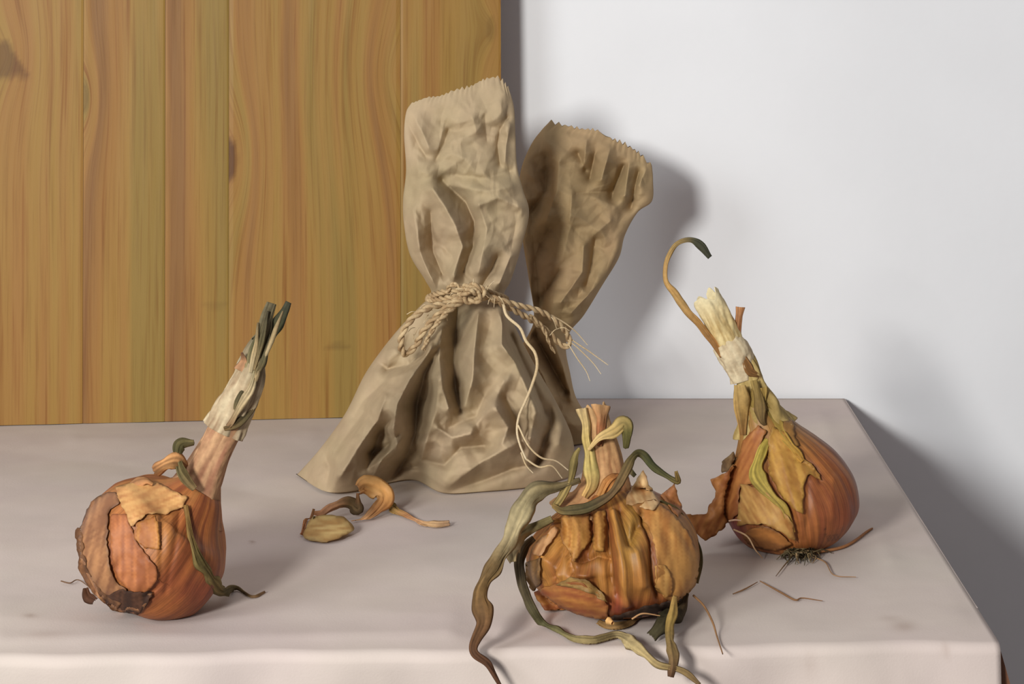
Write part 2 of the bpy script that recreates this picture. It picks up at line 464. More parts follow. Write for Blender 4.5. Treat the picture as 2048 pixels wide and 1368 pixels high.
def bag(name, label, Lp, Rp, Bp, Tp, vt, dvt, th_t, lst, teeth, seed, crump, base_col, tag_origin):
    nu, nv = 230, 300
    Lc = resample(Lp, nv); Rc = resample(Rp, nv); Bc = resample(Bp, nu); Tc = resample(Tp, nu)
    G = coons(Lc, Rc, Bc, Tc, nu, nv)
    zg = zigzag(Tc, teeth, 7, seed)[:, 1] - Tc[:, 1]
    G[..., 1] += zg[None, :] * np.clip((np.linspace(0, 1, nv)[:, None] - .965) / .035, 0, 1)
    u = np.tile(np.linspace(0, 1, nu), (nv, 1)); v = np.tile(np.linspace(0, 1, nv)[:, None], (1, nu))
    PX = G[..., 0]; PY = G[..., 1]
    db = F * H / (Bc[:, 1] - CY)
    s = np.interp(v, *zip(*dvt))
    dc = db[None, :] + s * (1 if dvt else 0)
    if dvt:
        sv = np.interp(v, *zip(*vt))            # blends from the bottom seam's own depth to the common depth above it
        dc = db[None, :] * (1 - sv) + np.interp(v, *zip(*dvt)) * sv
    th = np.interp(v, *zip(*th_t))
    shape = (1 - np.abs(2 * u - 1) ** 2.6) ** .55
    half = th * shape
    cr = crump * ((facet(PX / 70, PY / 70, seed) - .5) * np.interp(v, [0, .4, .55, 1], [.020, .014, .0105, .0105]) + (facet(PX / 34 + 3, PY / 34, seed + 1) - .5) * .0056 + (facet(PX / 15, PY / 15 + 9, seed + 2) - .5) * .0016)
    h = strokes(PX.ravel(), PY.ravel(), lst, 1.2).reshape(PX.shape) * np.interp(v, [0, .4, .55, 1], [3.0, 2.8, 2.1, 2.0])
    edge = np.clip(np.minimum(u, 1 - u) * 9, 0, 1) * np.clip(v * 16, .0, 1) * np.clip((1 - v) * 14, .25, 1)
    df = dc - half - (cr + h) * edge
    V1 = np.stack([(PX - CX) * df / F, df, H - (PY - CY) * df / F], -1).reshape(-1, 3)
    crb = crump * ((facet(PX / 60 + 40, PY / 60, seed + 7) - .5) * .007 + (facet(PX / 25 + 3, PY / 25, seed + 8) - .5) * .003)
    dbk = dc + half * .8 + .0008 + crb * edge
    V2 = np.stack([(PX - CX) * dc / F, dbk, H - (PY - CY) * dc / F], -1).reshape(-1, 3)
    V1[:, 2] = np.maximum(V1[:, 2], .0012); V2[:, 2] = np.maximum(V2[:, 2], .0012)
    n = nu * nv
    fa = gridfaces(nu, nv)
    fb = [(a + n, d_ + n, c_ + n, b_ + n) for a, b_, c_, d_ in fa]
    side = []
    for j in range(nv - 1):
        side.append((j * nu, (j + 1) * nu, (j + 1) * nu + n, j * nu + n))
        side.append((j * nu + nu - 1, j * nu + nu - 1 + n, (j + 1) * nu + nu - 1 + n, (j + 1) * nu + nu - 1))
    for i in range(nu - 1):
        side.append((i, i + n, i + 1 + n, i + 1))
    V = np.vstack([V1, V2])
    m1 = fbm(PX / 90, PY / 90, seed + 11).ravel(); m2 = fbm(PX / 26, PY / 60, seed + 12).ravel()
    c = np.tile(lin(base_col), (n, 1)) * (1 + (m1[:, None] - .5) * np.array([.22, .16, .28])) * (1 + (m2[:, None] - .5) * np.array([.12, .16, .14]))
    c = np.vstack([c, c])
    o = mk(name, V, fa + fb + side, M_paper, None, col=c, origin=tag_origin)
    o['label'] = label; o['category'] = 'paper bag'; o['group'] = 'tied paper bags'
    return o

z2 = lambda *p: Z(p, 550, 120, .424)
z3 = lambda *p: Z(p, 550, 540, .3947)
front_strokes = [
    # top flap
    (.0032, 14, z2((640, 240), (690, 330), (725, 410))), (-.0036, 13, z2((625, 300), (660, 360), (710, 450))),
    (.0020, 10, z2((790, 330), (770, 420))), (-.0030, 10, z2((820, 330), (800, 390), (760, 470))),
    (-.0030, 8, z2((1100, 270), (1062, 330), (1050, 400), (1062, 490))), (.0028, 11, z2((1110, 310), (1090, 400), (1085, 480))),
    (.0020, 16, z2((930, 270), (950, 340))), (-.0018, 12, z2((990, 260), (1000, 380))),
    (.0075, 20, z2((745, 610), (800, 690), (850, 780), (885, 880), (840, 1010))),
    (-.0085, 17, z2((790, 570), (900, 670), (940, 760), (935, 880), (890, 1000))),
    (.0040, 17, z2((960, 680), (1000, 800), (960, 1000))),
    (-.0050, 13, z2((735, 720), (745, 900), (790, 1010))), (.0045, 18, z2((650, 700), (680, 900), (740, 1040))),
    (-.0040, 9, z2((1050, 930), (1000, 1030), (970, 1080))), (.0035, 14, z2((1110, 930), (1060, 1050))),
    (.0032, 18, z2((820, 590), (1000, 620), (1110, 600))), (-.0025, 14, z2((830, 540), (1000, 560), (1120, 520))),
    (.0030, 14, z2((950, 690), (1050, 650), (1170, 700))),
    # body
    (-.0105, 20, z3((925, 200), (915, 330), (905, 470), (915, 600), (940, 710))),
    (.0065, 19, z3((845, 300), (830, 450), (850, 600), (880, 700))),
    (.0070, 20, z3((1030, 220), (1010, 400), (1000, 560), (960, 690))),
    (-.0085, 19, z3((830, 400), (760, 520), (720, 680), (710, 830), (660, 960), (600, 1050))),
    (.0080, 19, z3((790, 400), (680, 560), (620, 680), (600, 800), (620, 900))),
    (.0060, 22, z3((830, 560), (815, 720), (770, 850), (740, 960))),
    (-.0055, 14, z3((500, 450), (570, 500), (680, 480), (740, 420))), (.0050, 20, z3((600, 400), (520, 420), (470, 470))),
    (.0045, 18, z3((560, 560), (690, 510))), (-.0050, 18, z3((560, 560), (450, 660), (400, 740))), (.0045, 22, z3((480, 700), (420, 820), (330, 930))),
    (-.0055, 10, z3((190, 890), (250, 930), (275, 1000), (260, 1110))), (.0040, 14, z3((290, 900), (320, 1000), (300, 1100))), (.0035, 18, z3((170, 960), (200, 1060))),
    (.0050, 16, z3((420, 620), (360, 760), (250, 900))), (-.0045, 13, z3((450, 720), (360, 840), (300, 930))),
    (.0045, 15, z3((560, 640), (520, 760), (420, 900), (330, 1050))), (-.0045, 13, z3((590, 760), (530, 830), (470, 1000))), (.0040, 13, z3((640, 860), (540, 960), (480, 1090))),
    (.0040, 14, z3((820, 800), (900, 850), (990, 830))), (.0040, 14, z3((1120, 700), (1180, 800), (1150, 880))), (-.0040, 12, z3((1170, 650), (1240, 780), (1260, 900))),
    (-.0040, 12, z3((620, 840), (560, 900), (480, 930))), (.0030, 16, z3((600, 940), (480, 1000))),
    (.0095, 18, z3((1150, 200), (1150, 380), (1220, 470), (1290, 620), (1330, 720))),
    (-.0095, 16, z3((1200, 330), (1250, 450), (1320, 600), (1370, 720))),
    (-.0035, 20, z3((1060, 640), (1020, 740), (880, 800))), (.0035, 22, z3((1160, 560), (1100, 700), (1000, 800))),
    (.0055, 20, z3((890, 1090), (1050, 970), (1200, 890), (1290, 850))), (-.0060, 16, z3((900, 1120), (1080, 1060), (1200, 1010), (1300, 990))),
    (-.0035, 15, z3((740, 960), (860, 990), (940, 900), (1060, 890))),
    (.0040, 15, z3((660, 1010), (760, 1030), (860, 1100))), (-.0060, 12, z3((570, 1085), (640, 1010), (720, 1000))),
    (-.0070, 14, z3((1400, 700), (1400, 800), (1350, 900), (1330, 980))), (.0055, 16, z3((1460, 780), (1440, 880))), (.0045, 16, z3((1310, 760), (1290, 880), (1280, 980))),
]
bag('paper_bag', 'crumpled brown paper bag in front, tied at the waist with twine',
    [(592, 952), (640, 898), (690, 828), (728, 752), (762, 702), (800, 655), (838, 615), (862, 588), (850, 560), (820, 510), (808, 450), (806, 400), (812, 340), (808, 270), (812, 225), (822, 206)],
    [(1150, 955), (1150, 925), (1143, 870), (1110, 800), (1078, 745), (1048, 690), (1024, 640), (1008, 592), (1022, 560), (1044, 490), (1058, 425), (1046, 380), (1034, 330), (1031, 270), (1028, 215), (1018, 180)],
    [(592, 952), (648, 984), (700, 985), (770, 968), (830, 962), (885, 987), (960, 985), (1060, 976), (1150, 955)],
    [(822, 206), (880, 188), (935, 172), (975, 160), (998, 156), (1018, 180)],
    [(0, 0), (.18, .6), (.4, 1), (1, 1)], [(0, 1.41), (.46, 1.435), (1, 1.455)],
    [(0, .003), (.05, .016), (.2, .036), (.35, .034), (.46, .020), (.56, .017), (.75, .013), (1, .003)],
    front_strokes, 22, 3, 1.0, (170, 150, 119), (-.05, 1.42, 0))

back_strokes = [
    (.0045, 11, z2((1470, 380), (1455, 500))), (-.0045, 10, z2((1430, 440), (1465, 520))), (-.0045, 9, z2((1510, 440), (1485, 560))),
    (.0050, 12, z2((1580, 420), (1540, 560))), (-.0055, 9, z2((1645, 500), (1600, 600), (1590, 650))), (.0050, 11, z2((1670, 490), (1650, 640))),
    (-.0055, 9, z2((1715, 530), (1690, 640), (1680, 700))), (.0055, 12, z2((1760, 500), (1715, 590))),
    (-.0050, 15, z2((1280, 460), (1275, 620), (1200, 720))), (.0045, 18, z2((1340, 480), (1330, 620), (1280, 760))),
    (.0045, 16, z2((1400, 640), (1390, 760))), (-.0050, 16, z2((1290, 800), (1220, 950), (1210, 1150))),
    (.0050, 15, z2((1455, 880), (1450, 1000), (1350, 1140))), (-.0055, 12, z2((1510, 850), (1490, 980), (1470, 1060))),
    (.0050, 13, z2((1640, 850), (1560, 1020), (1400, 1190))), (-.0045, 13, z2((1340, 1000), (1260, 1120))), (.0035, 20, z2((1480, 640), (1600, 690))),
    (-.0035, 12, z2((1420, 630), (1580, 620))), (.0035, 16, z2((1580, 760), (1500, 830))),
    (-.0060, 12, z3((1320, 330), (1400, 480), (1480, 620))), (.0060, 13, z3((1420, 380), (1470, 520), (1510, 660))), (.0050, 15, z3((1290, 420), (1360, 540), (1400, 640))),
]
bag('paper_bag', 'darker paper bag leaning behind the front bag, with a flared pleated top',
    [(1000, 886), (1005, 800), (1020, 730), (1058, 668), (1068, 630), (1058, 560), (1044, 470), (1038, 400), (1042, 340), (1062, 290), (1082, 262), (1098, 246)],
    [(1205, 880), (1180, 840), (1152, 795), (1140, 745), (1132, 700), (1140, 664), (1168, 630), (1205, 570), (1238, 515), (1250, 470), (1275, 425), (1304, 402), (1306, 360), (1304, 328)],
    [(1000, 886), (1060, 892), (1140, 892), (1205, 880)],
    [(1098, 246), (1150, 254), (1200, 268), (1250, 292), (1304, 328)],
    [(0, 0), (.3, 1), (1, 1)], [(0, 1.515), (.4, 1.52), (1, 1.545)],
    [(0, .003), (.08, .018), (.25, .028), (.40, .014), (.46, .013), (.7, .018), (1, .004)],
    back_strokes, 18, 31, 1.15, (168, 144, 107), (.04, 1.52, 0))

# ------------------------------------------------------------------ sweeps, ribbons, skins
def frames(P):
    n = len(P)
    T = np.gradient(P, axis=0); T /= np.linalg.norm(T, axis=1)[:, None]
    N = np.zeros((n, 3))
    ref = np.array([0, -1.0, 0])
    a = ref - T[0] * (ref @ T[0])
    N[0] = a / np.linalg.norm(a)
    for i in range(1, n):
        a = N[i - 1] - T[i] * (N[i - 1] @ T[i]); N[i] = a / np.linalg.norm(a)
    B = np.cross(T, N)
    return T, N, B

def sweep_pts(path, radii, nseg, nlen, disp=None, flat=1.0, smooth=True):
    """path: 3D points, radii: per point; returns vertices, faces, theta, t"""
    Q = np.array([list(p) + [r] for p, r in zip(path, radii)])
    Q = resample(Q, nlen, smooth)
    P, r = Q[:, :3], np.maximum(Q[:, 3], .0002)
    T, N, B = frames(P)
    th = np.linspace(math.pi, 3 * math.pi, nseg, endpoint=False)
    TT, TH_ = np.meshgrid(np.linspace(0, 1, nlen), th, indexing='ij')
    rr = r[:, None] * np.ones(nseg)
    if disp is not None: rr = rr + disp(TH_, TT) * np.minimum(1, rr / r.max() * 1.5)
    V = P[:, None, :] + rr[..., None] * (np.cos(TH_)[..., None] * N[:, None, :] * flat + np.sin(TH_)[..., None] * B[:, None, :])
    return V.reshape(-1, 3), gridfaces(nseg, nlen, True), TH_.ravel(), TT.ravel()

def normals(V, Fc):
    me = bpy.data.meshes.new('tmp'); me.from_pydata(V.tolist(), [], Fc); me.update()
    a = np.zeros(len(V) * 3); me.vertices.foreach_get('normal', a)
    bpy.data.meshes.remove(me)
    return a.reshape(-1, 3)

def mixc(a, b, w):
    w = np.clip(w, 0, 1)[:, None]
    return a * (1 - w) + b * w

GEO = []
def joined(dc):
    vs, fs, b = [], [], 0
    for V, Fc in GEO:
        vs.append(V); fs += [tuple(i + b for i in f_) for f_ in Fc]; b += len(V)
    return Body(np.vstack(vs), fs, dc)

class Body:
    """a bulb: its vertices and a ray lookup, so skins and leaves can be laid on it"""
    def __init__(self, V, Fc, dc):
        self.bvh = BVHTree.FromPolygons([tuple(p) for p in V], [tuple(f_) for f_ in Fc]); self.dc = dc
    def hit(self, px, py, dflt=None):
        dr = Vector((px - CX, F, -(py - CY))).normalized()
        loc, n, i, dist = self.bvh.ray_cast(Vector((0, 0, H)), dr)
        if loc is None:
            return None, None
        if n.dot(dr) > 0: n = -n
        return loc, n

def make_bulb(name, parent, path, radii, lst, ribs, colfn, seed, dc, wr=.0012):
    nseg, nlen = 220, 170
    def disp(th, t):
        x = np.cos(th) * 3; y = np.sin(th) * 3
        a = (vnoise(th * ribs / (2 * math.pi), t * 1.5 + 3, seed) - .5) * wr * 1.6
        a = a + (fbm(x + seed, y + t * 4, seed + 3) - .5) * wr * 2.6
        a = a + (vnoise(th * ribs * 3 / (2 * math.pi), t * 2.5, seed + 5) - .5) * wr * .5
        return a * (np.sin(np.clip(t, 0, 1) * math.pi) ** .4)
    V, Fc, th, t = sweep_pts(path, radii, nseg, nlen, disp)
    N = normals(V, Fc)
    ctr = V.mean(0)
    if ((V - ctr) * N).sum() < 0: N = -N
    pp = proj(V)
    view = np.array([0, 0, H]) - V; view /= np.linalg.norm(view, axis=1)[:, None]
    facing = np.clip((N * view).sum(1) * 2.2, 0, 1)
    V = V + N * (strokes(pp[:, 0], pp[:, 1], lst) * facing)[:, None]
    zmin = V[:, 2].min()
    V[:, 2] = np.where(V[:, 2] < .0008, .0008, V[:, 2])
    c = colfn(th, t, pp, V)
    o = mk(name, V, Fc, M_bulb, parent, col=c * .92, attrs={'around': th, 'along': t})
    GEO.clear(); GEO.append((V, Fc))
    return o, Body(V, Fc, dc)

def streaky(th, t, a, b, freq=60, seed=0, tl=2.0, gain=1.6):
    s = fbm(th * freq / 6.283, t * tl, seed, 3)
    return mixc(np.tile(lin(a), (len(th), 1)), np.tile(lin(b), (len(th), 1)), (s - .5) * gain + .5)

def skin(name, parent, body, poly, ca, cb, lift=.0012, curl=.002, cw=9, step=4.5, seed=0, d_free=None, rag=2.5, mat=None, thick=.0005, dark_edge=.35, vein_dir=None):
    P = np.asarray(poly + [poly[0]], float)
    L = np.r_[0, np.cumsum(np.linalg.norm(np.diff(P, axis=0), axis=1))]
    nb = max(16, int(L[-1] / step))
    s = np.linspace(0, L[-1], nb, endpoint=False)
    B = np.stack([np.interp(s, L, P[:, 0]), np.interp(s, L, P[:, 1])], 1)
    B += (np.stack([vnoise(s / 7, s * 0, seed), vnoise(s / 7, s * 0 + 4.5, seed + 2)], 1) - .5) * 2 * rag
    x0, y0 = B.min(0); x1, y1 = B.max(0)
    gx, gy = np.meshgrid(np.arange(x0, x1, step), np.arange(y0, y1, step * .9))
    gx = gx + (np.arange(gx.shape[0]) % 2)[:, None] * step / 2
    I = np.stack([gx.ravel(), gy.ravel()], 1)
    ins = np.zeros(len(I), bool)
    xj, yj = B[-1]
    for xi, yi in B:
        cnd = ((yi > I[:, 1]) != (yj > I[:, 1])) & (I[:, 0] < (xj - xi) * (I[:, 1] - yi) / (yj - yi + 1e-12) + xi)
        ins ^= cnd; xj, yj = xi, yi
    ed = segdist(I[:, 0], I[:, 1], list(map(tuple, B)) + [tuple(B[0])])
    I = I[ins & (ed > step * .55)]
    A = [Vector(p) for p in np.vstack([B, I])]
    vs, es, fs, *_ = delaunay_2d_cdt(A, [(i, (i + 1) % nb) for i in range(nb)], [], 1, 1e-4)
    W = np.array([(p.x, p.y) for p in vs])
    edist = segdist(W[:, 0], W[:, 1], list(map(tuple, B)) + [tuple(B[0])])
    out = []
    noise_l = fbm(W[:, 0] / 26, W[:, 1] / 26, seed + 4)
    for k, (px, py) in enumerate(W):
        loc, n = body.hit(px, py)
        lf = .6 * lift + .75 * curl * math.exp(-edist[k] / cw) * (.2 + 1.6 * noise_l[k]) + .0012 * (noise_l[k] - .5)
        if loc is None:
            d = (d_free or body.dc)
            p = U(px, py, d - .0006 + .008 * (noise_l[k] - .5))
        else:
            d0 = loc.y
            p = loc + n * lf
            # stay on the same sight line so that the outline keeps its drawn shape
            p = U(px, py, min(p.y, d0 - lf * .7))
        if p.z < .0012: p.z = .0012
        out.append(p)
    fa = [tuple(f_) for f_ in fs]
    vx = W[:, 0]; vy = W[:, 1]
    if vein_dir is None: vein_dir = (0, 1)
    cross = vx * vein_dir[1] - vy * vein_dir[0]; alongv = vx * vein_dir[0] + vy * vein_dir[1]
    w = fbm(cross / 6, alongv / 60, seed + 6)
    c = mixc(np.tile(lin(ca), (len(W), 1)), np.tile(lin(cb), (len(W), 1)), (w - .5) * 2.6 + .5)
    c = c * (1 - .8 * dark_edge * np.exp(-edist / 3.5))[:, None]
    return mk(name, [list(p) for p in out], fa, mat or M_plant, parent, col=c, solid=thick)

def pt(spec, body=None, lift=.002):
    """(px,py,'t') lies on the cloth, (px,py,'b') on the bulb, (px,py,d) at distance d"""
    px, py, d = spec[:3]
    if d == 't':
        dd = dtab(py)
        p = U(px, py, dd); p.z += .0016
        return p
    if d == 'b':
        loc, n = body.hit(px, py)
        if loc is None: return U(px, py, body.dc)
        q = loc + n * lift
        return U(px, py, q.y)
    return U(px, py, d)

def ribbon(name, parent, pts, widths, cols, body=None, twist=0.0, tw0=0.0, cup=.25, n=90, seed=0, lift=.0022, crinkle=.5, thick=.00035, mat=None):
    """a dry leaf strip through the points; widths in metres; cols = sRGB along its length"""
    P = resample([list(pt(p, body, lift)) for p in pts], n)
    L = np.linspace(0, 1, n)
    ln = np.linalg.norm(np.diff(P, axis=0), axis=1).sum(); LM = L * ln * 100
    w = .88 * np.interp(L, np.linspace(0, 1, len(widths)), widths)
    T = np.gradient(P, axis=0); T /= np.linalg.norm(T, axis=1)[:, None] + 1e-12
    view = P - np.array([0, 0, H]); view /= np.linalg.norm(view, axis=1)[:, None]
    S = np.cross(T, view); S /= np.linalg.norm(S, axis=1)[:, None] + 1e-9
    Nn = np.cross(S, T)
    a = tw0 + twist * np.sin(L * 9 + seed) + (vnoise(L * ln * 45, L * 0 + seed, seed) - .5) * crinkle * 2
    k = 9
    V = []; C = []
    cc = np.stack([np.interp(L, np.linspace(0, 1, len(cols)), lin(np.array(cols))[:, i]) for i in range(3)], 1)
    for j in range(k):
        q = (j / (k - 1) - .5)
        wob = 1 + .8 * (vnoise(LM * 1.3, L * 0 + (0 if j < k / 2 else 7) + seed, seed + 1) - .5)
        across = S * np.cos(a)[:, None] + Nn * np.sin(a)[:, None]
        up = Nn * np.cos(a)[:, None] - S * np.sin(a)[:, None]
        cu = .5 * cup * (q * q * 4 - .5) * w + .07 * w * (-1) ** j + .34 * w * (vnoise(LM * 1.1, L * 0 + j * .8, seed + 2) - .5)
        V.append(P + across * (q * w * wob)[:, None] + up * cu[:, None])
        st = 1 + .95 * (vnoise(LM * .35 + j * 3.1, L * 0 + j, seed + 3) - .5)
        C.append(np.clip(cc * st[:, None] * np.array([.80, .74, .68]), 0, 1))
    V = np.array(V).transpose(1, 0, 2).reshape(-1, 3); C = np.array(C).transpose(1, 0, 2).reshape(-1, 3)
    # a strip over the table top stays above the cloth
    over = (V[:, 1] > dfront(V[:, 0]) + .004)
    V[:, 2] = np.where(over & (V[:, 2] < .0012), .0012, V[:, 2])
    return mk(name, V, gridfaces(k, n), mat or M_leaf, parent, col=C, solid=thick)

def tube(name, parent, pts3, radii, cols, nseg=8, n=60, mat=None, origin=None):
    V, Fc, th, t = sweep_pts(pts3, np.interp(np.linspace(0, 1, len(pts3)), np.linspace(0, 1, len(radii)), radii), nseg, n)
    cc = np.stack([np.interp(t, np.linspace(0, 1, len(cols)), lin(np.array(cols))[:, i]) for i in range(3)], 1)
    return mk(name, V, Fc, mat or M_leaf, parent, col=cc, origin=origin)

def fibre(name, parent, pts, r=.0003, col=(120, 90, 60), body=None):
    return tube(name, parent, [pt(p, body, .0012) for p in pts], [r, r * .9, r * .5], [col, col], 6, 40)

def stalk(name, parent, pts, radii, ca, cb, seed, dcs=None, freq=22, wr=.12, flat=.85, nlen=90, open_end=True, rag=.0, tip=None):
    rmax = max(radii)
    def disp(th, t):
        a = (vnoise(th * 9 / 6.283 + 3, t * 2, seed) - .5) * wr * rmax * 1.6 + (vnoise(th * freq / 6.283, t * 3, seed + 1) - .5) * wr * rmax * .8
        return a + (fbm(np.cos(th) * 2 + t * 5, np.sin(th) * 2, seed + 2) - .5) * wr * rmax * 1.4
    V, Fc, th, t = sweep_pts(pts, radii, 72, nlen, disp, flat)
    if rag:
        T = (np.array(pts[-1]) - np.array(pts[-2])); T /= np.linalg.norm(T)
        e = (vnoise(th * 12 / 6.283, th * 0, seed + 9) - .55) * rag * np.clip((t - .8) / .2, 0, 1)
        V = V + T[None, :] * e[:, None]
    c = streaky(th, t, ca, cb, freq * 2, seed + 4, 3, 2.0)
    if tip is not None:
        c = mixc(c, np.tile(lin(tip), (len(c), 1)), (t - .55) * 2.2)
    GEO.append((V, Fc))
    return mk(name, V, Fc, M_leaf, parent, col=c, solid=.0005)

def ground_of(px, py):
    p = U(px, py, dtab(py)); p.z = 0; return p

# ------------------------------------------------------------------ onion on the left
z4 = lambda *p: Z(p, 100, 580, .5263)
g = 'dried brown onions on the cloth'
DL = 1.163
on = empty('onion', (-.186, DL, 0), 'round orange onion beside the board with its thick stalk leaning right', 'onion', g)
axis = [U(222, 1196, DL - .004), U(243, 1170, DL - .003), U(272, 1135, DL - .002), U(305, 1098, DL), U(336, 1060, DL), U(362, 1028, DL + .001), U(384, 1000, DL + .001), U(400, 975, DL + .002)]
rad = [.010, .0265, .0362, .0388, .0368, .0300, .0190, .0125]
def col_left(th, t, pp, V):
    c = streaky(th, t, (182, 110, 58), (136, 74, 42), 60, 3, 1.2, 2.3)
    c = mixc(c, np.tile(lin((190, 136, 76)), (len(c), 1)), (fbm(th * 1.6, t * 3, 5) - .45) * 2.0)
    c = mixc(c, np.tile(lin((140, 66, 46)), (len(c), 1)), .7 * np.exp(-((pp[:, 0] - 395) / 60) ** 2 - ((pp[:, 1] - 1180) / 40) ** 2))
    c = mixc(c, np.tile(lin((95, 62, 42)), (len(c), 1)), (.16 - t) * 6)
    return c
lst = [(.0014, 7, z4((405, 870), (415, 960), (410, 1100))), (-.0016, 5, z4((425, 880), (420, 1000), (415, 1120), (370, 1170))), (-.0010, 5, z4((495, 830), (480, 950), (440, 1150))),
       (.0010, 12, z4((460, 860), (450, 1000)))]
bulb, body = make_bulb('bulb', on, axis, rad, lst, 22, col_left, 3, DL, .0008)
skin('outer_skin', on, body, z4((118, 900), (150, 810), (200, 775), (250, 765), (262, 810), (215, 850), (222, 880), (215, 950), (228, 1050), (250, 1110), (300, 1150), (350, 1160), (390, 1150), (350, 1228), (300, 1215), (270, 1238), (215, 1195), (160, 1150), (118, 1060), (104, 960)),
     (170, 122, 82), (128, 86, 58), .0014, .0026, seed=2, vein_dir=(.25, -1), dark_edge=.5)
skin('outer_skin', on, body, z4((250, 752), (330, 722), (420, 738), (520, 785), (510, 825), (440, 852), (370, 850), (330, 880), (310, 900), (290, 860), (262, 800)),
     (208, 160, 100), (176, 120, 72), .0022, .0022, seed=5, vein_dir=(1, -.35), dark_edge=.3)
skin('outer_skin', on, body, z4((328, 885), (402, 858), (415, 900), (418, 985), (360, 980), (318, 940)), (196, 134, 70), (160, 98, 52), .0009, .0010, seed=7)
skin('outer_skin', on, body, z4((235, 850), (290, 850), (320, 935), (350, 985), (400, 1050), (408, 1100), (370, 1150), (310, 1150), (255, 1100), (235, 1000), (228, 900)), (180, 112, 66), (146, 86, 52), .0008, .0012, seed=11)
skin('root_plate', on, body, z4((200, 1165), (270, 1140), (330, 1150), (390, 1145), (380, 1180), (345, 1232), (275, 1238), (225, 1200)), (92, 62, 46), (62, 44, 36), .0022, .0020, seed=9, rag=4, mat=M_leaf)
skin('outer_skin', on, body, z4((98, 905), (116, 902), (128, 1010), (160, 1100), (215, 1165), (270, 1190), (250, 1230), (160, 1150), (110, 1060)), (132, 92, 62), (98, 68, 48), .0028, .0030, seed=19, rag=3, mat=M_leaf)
# stalk, from the neck outwards
stalk('stalk', on, [U(374, 1022, DL + .001), U(386, 1000, DL + .002), U(402, 965, DL + .002), U(425, 912, DL + .003), U(448, 868, DL + .004), U(470, 832, DL + .005)], [.0215, .0168, .0124, .0098, .0090, .0082], (192, 152, 112), (146, 102, 76), 4)
stalk('sheath', on, [U(446, 862, DL + .004), U(468, 818, DL + .005), U(490, 770, DL + .006), U(508, 722, DL + .007), U(522, 690, DL + .008)], [.0108, .0094, .0084, .0062, .0046], (196, 178, 144), (142, 116, 88), 8, wr=.25, rag=.01, tip=(110, 100, 76))
for q, (a0, a1, a2, a3, a4, a5) in enumerate([(500, 745, 512, 690, 516, 645), (508, 740, 524, 672, 536, 622), (520, 735, 540, 690, 566, 622), (504, 775, 526, 720, 540, 668), (490, 800, 512, 752, 520, 716), (462, 842, 478, 800, 496, 764)]):
    ribbon('leaf', on, [(a0, a1, DL - .003), (a2, a3, DL - .004), (a4, a5, DL - .002 + .002 * (q % 2))], [.002, .0035, .0008], [(150, 132, 96), (96, 90, 64), (70, 66, 50)] if q % 2 else [(198, 184, 148), (170, 152, 114), (120, 106, 78)], seed=120 + q, cup=.7)
GRN = [(150, 138, 104), (98, 96, 68), (64, 66, 52)]
ribbon('leaf', on, [(494, 760, DL), (506, 715, DL), (520, 660, DL + .002), (526, 636, DL + .004)], [.004, .006, .005, .002], GRN, seed=2, cup=.4)
ribbon('leaf', on, [(505, 770, DL + .001), (515, 720, DL), (530, 660, DL), (546, 607, DL + .004)], [.005, .0075, .008, .0055], [(176, 164, 128), (120, 112, 82), (112, 106, 84)], seed=3, cup=.4)
ribbon('leaf', on, [(512, 756, DL + .002), (528, 710, DL + .002), (548, 664, DL + .004), (577, 604, DL + .008)], [.005, .006, .006, .003], [(150, 138, 100), (84, 86, 60), (58, 60, 48)], seed=5, cup=.5)
ribbon('leaf', on, [(480, 742, DL + .001), (488, 722, DL), (484, 705, DL - .002)], [.006, .0045, .001], [(170, 132, 100), (180, 140, 106), (120, 90, 70)], seed=6)
ribbon('leaf', on, [(512, 742, DL - .003), (500, 780, DL - .006), (478, 818, DL - .006), (455, 852, DL - .006)], [.003, .005, .0055, .003], [(150, 142, 110), (198, 182, 146), (190, 172, 134), (150, 120, 88)], seed=8)
ribbon('leaf', on, [(448, 858, DL - .006), (472, 850, DL - .0055), (498, 828, DL - .001), (514, 800, DL + .006)], [.002, .004, .004, .002], [(120, 100, 66), (92, 84, 58), (110, 90, 64)], seed=9)
ribbon('leaf', on, [(388, 884, DL - .008), (362, 888, DL - .011), (356, 910, DL - .014), (364, 945, DL - .018), (390, 978, DL - .017)], [.003, .006, .006, .0065, .003], [(120, 110, 74), (88, 84, 54), (120, 110, 74), (160, 138, 98)], seed=12, cup=.5)
ribbon('skin_curl', on, [(310, 944, DL - .014), (330, 930, DL - .018), (352, 925, DL - .016), (372, 934, DL - .011)], [.006, .0085, .0085, .004], [(150, 108, 72), (196, 148, 98), (150, 106, 68)], seed=14, cup=.9)
ribbon('skin_curl', on, [(228, 985, DL - .006), (262, 974, DL - .010), (290, 962, DL - .012), (306, 968, DL - .012)], [.005, .006, .006, .003], [(128, 92, 66), (168, 124, 88), (176, 130, 86)], seed=15, cup=.7)
ribbon('leaf', on, [(372, 1010, 'b'), (380, 1062, 'b'), (394, 1110, 'b'), (420, 1152, 'b'), (444, 1182, 'b'), (470, 1184, 't'), (505, 1200, 't'), (530, 1190, 't')], [.003, .005, .006, .007, .006, .004, .003, .0012],
       [(150, 116, 66), (108, 98, 60), (140, 126, 82), (90, 82, 54), (104, 92, 62), (140, 110, 80)], body, seed=17, lift=.0035, cup=.5)
fibre('root', on, [(122, 1168, 't'), (140, 1172, 't'), (158, 1166, 't'), (190, 1190, 't')], .00035, (112, 84, 62))
ribbon('root_crust', on, [(172, 1176, DL - .02), (176, 1190, DL - .022), (190, 1200, DL - .026)], [.003, .006, .004], [(96, 66, 48), (80, 54, 40)], seed=21)

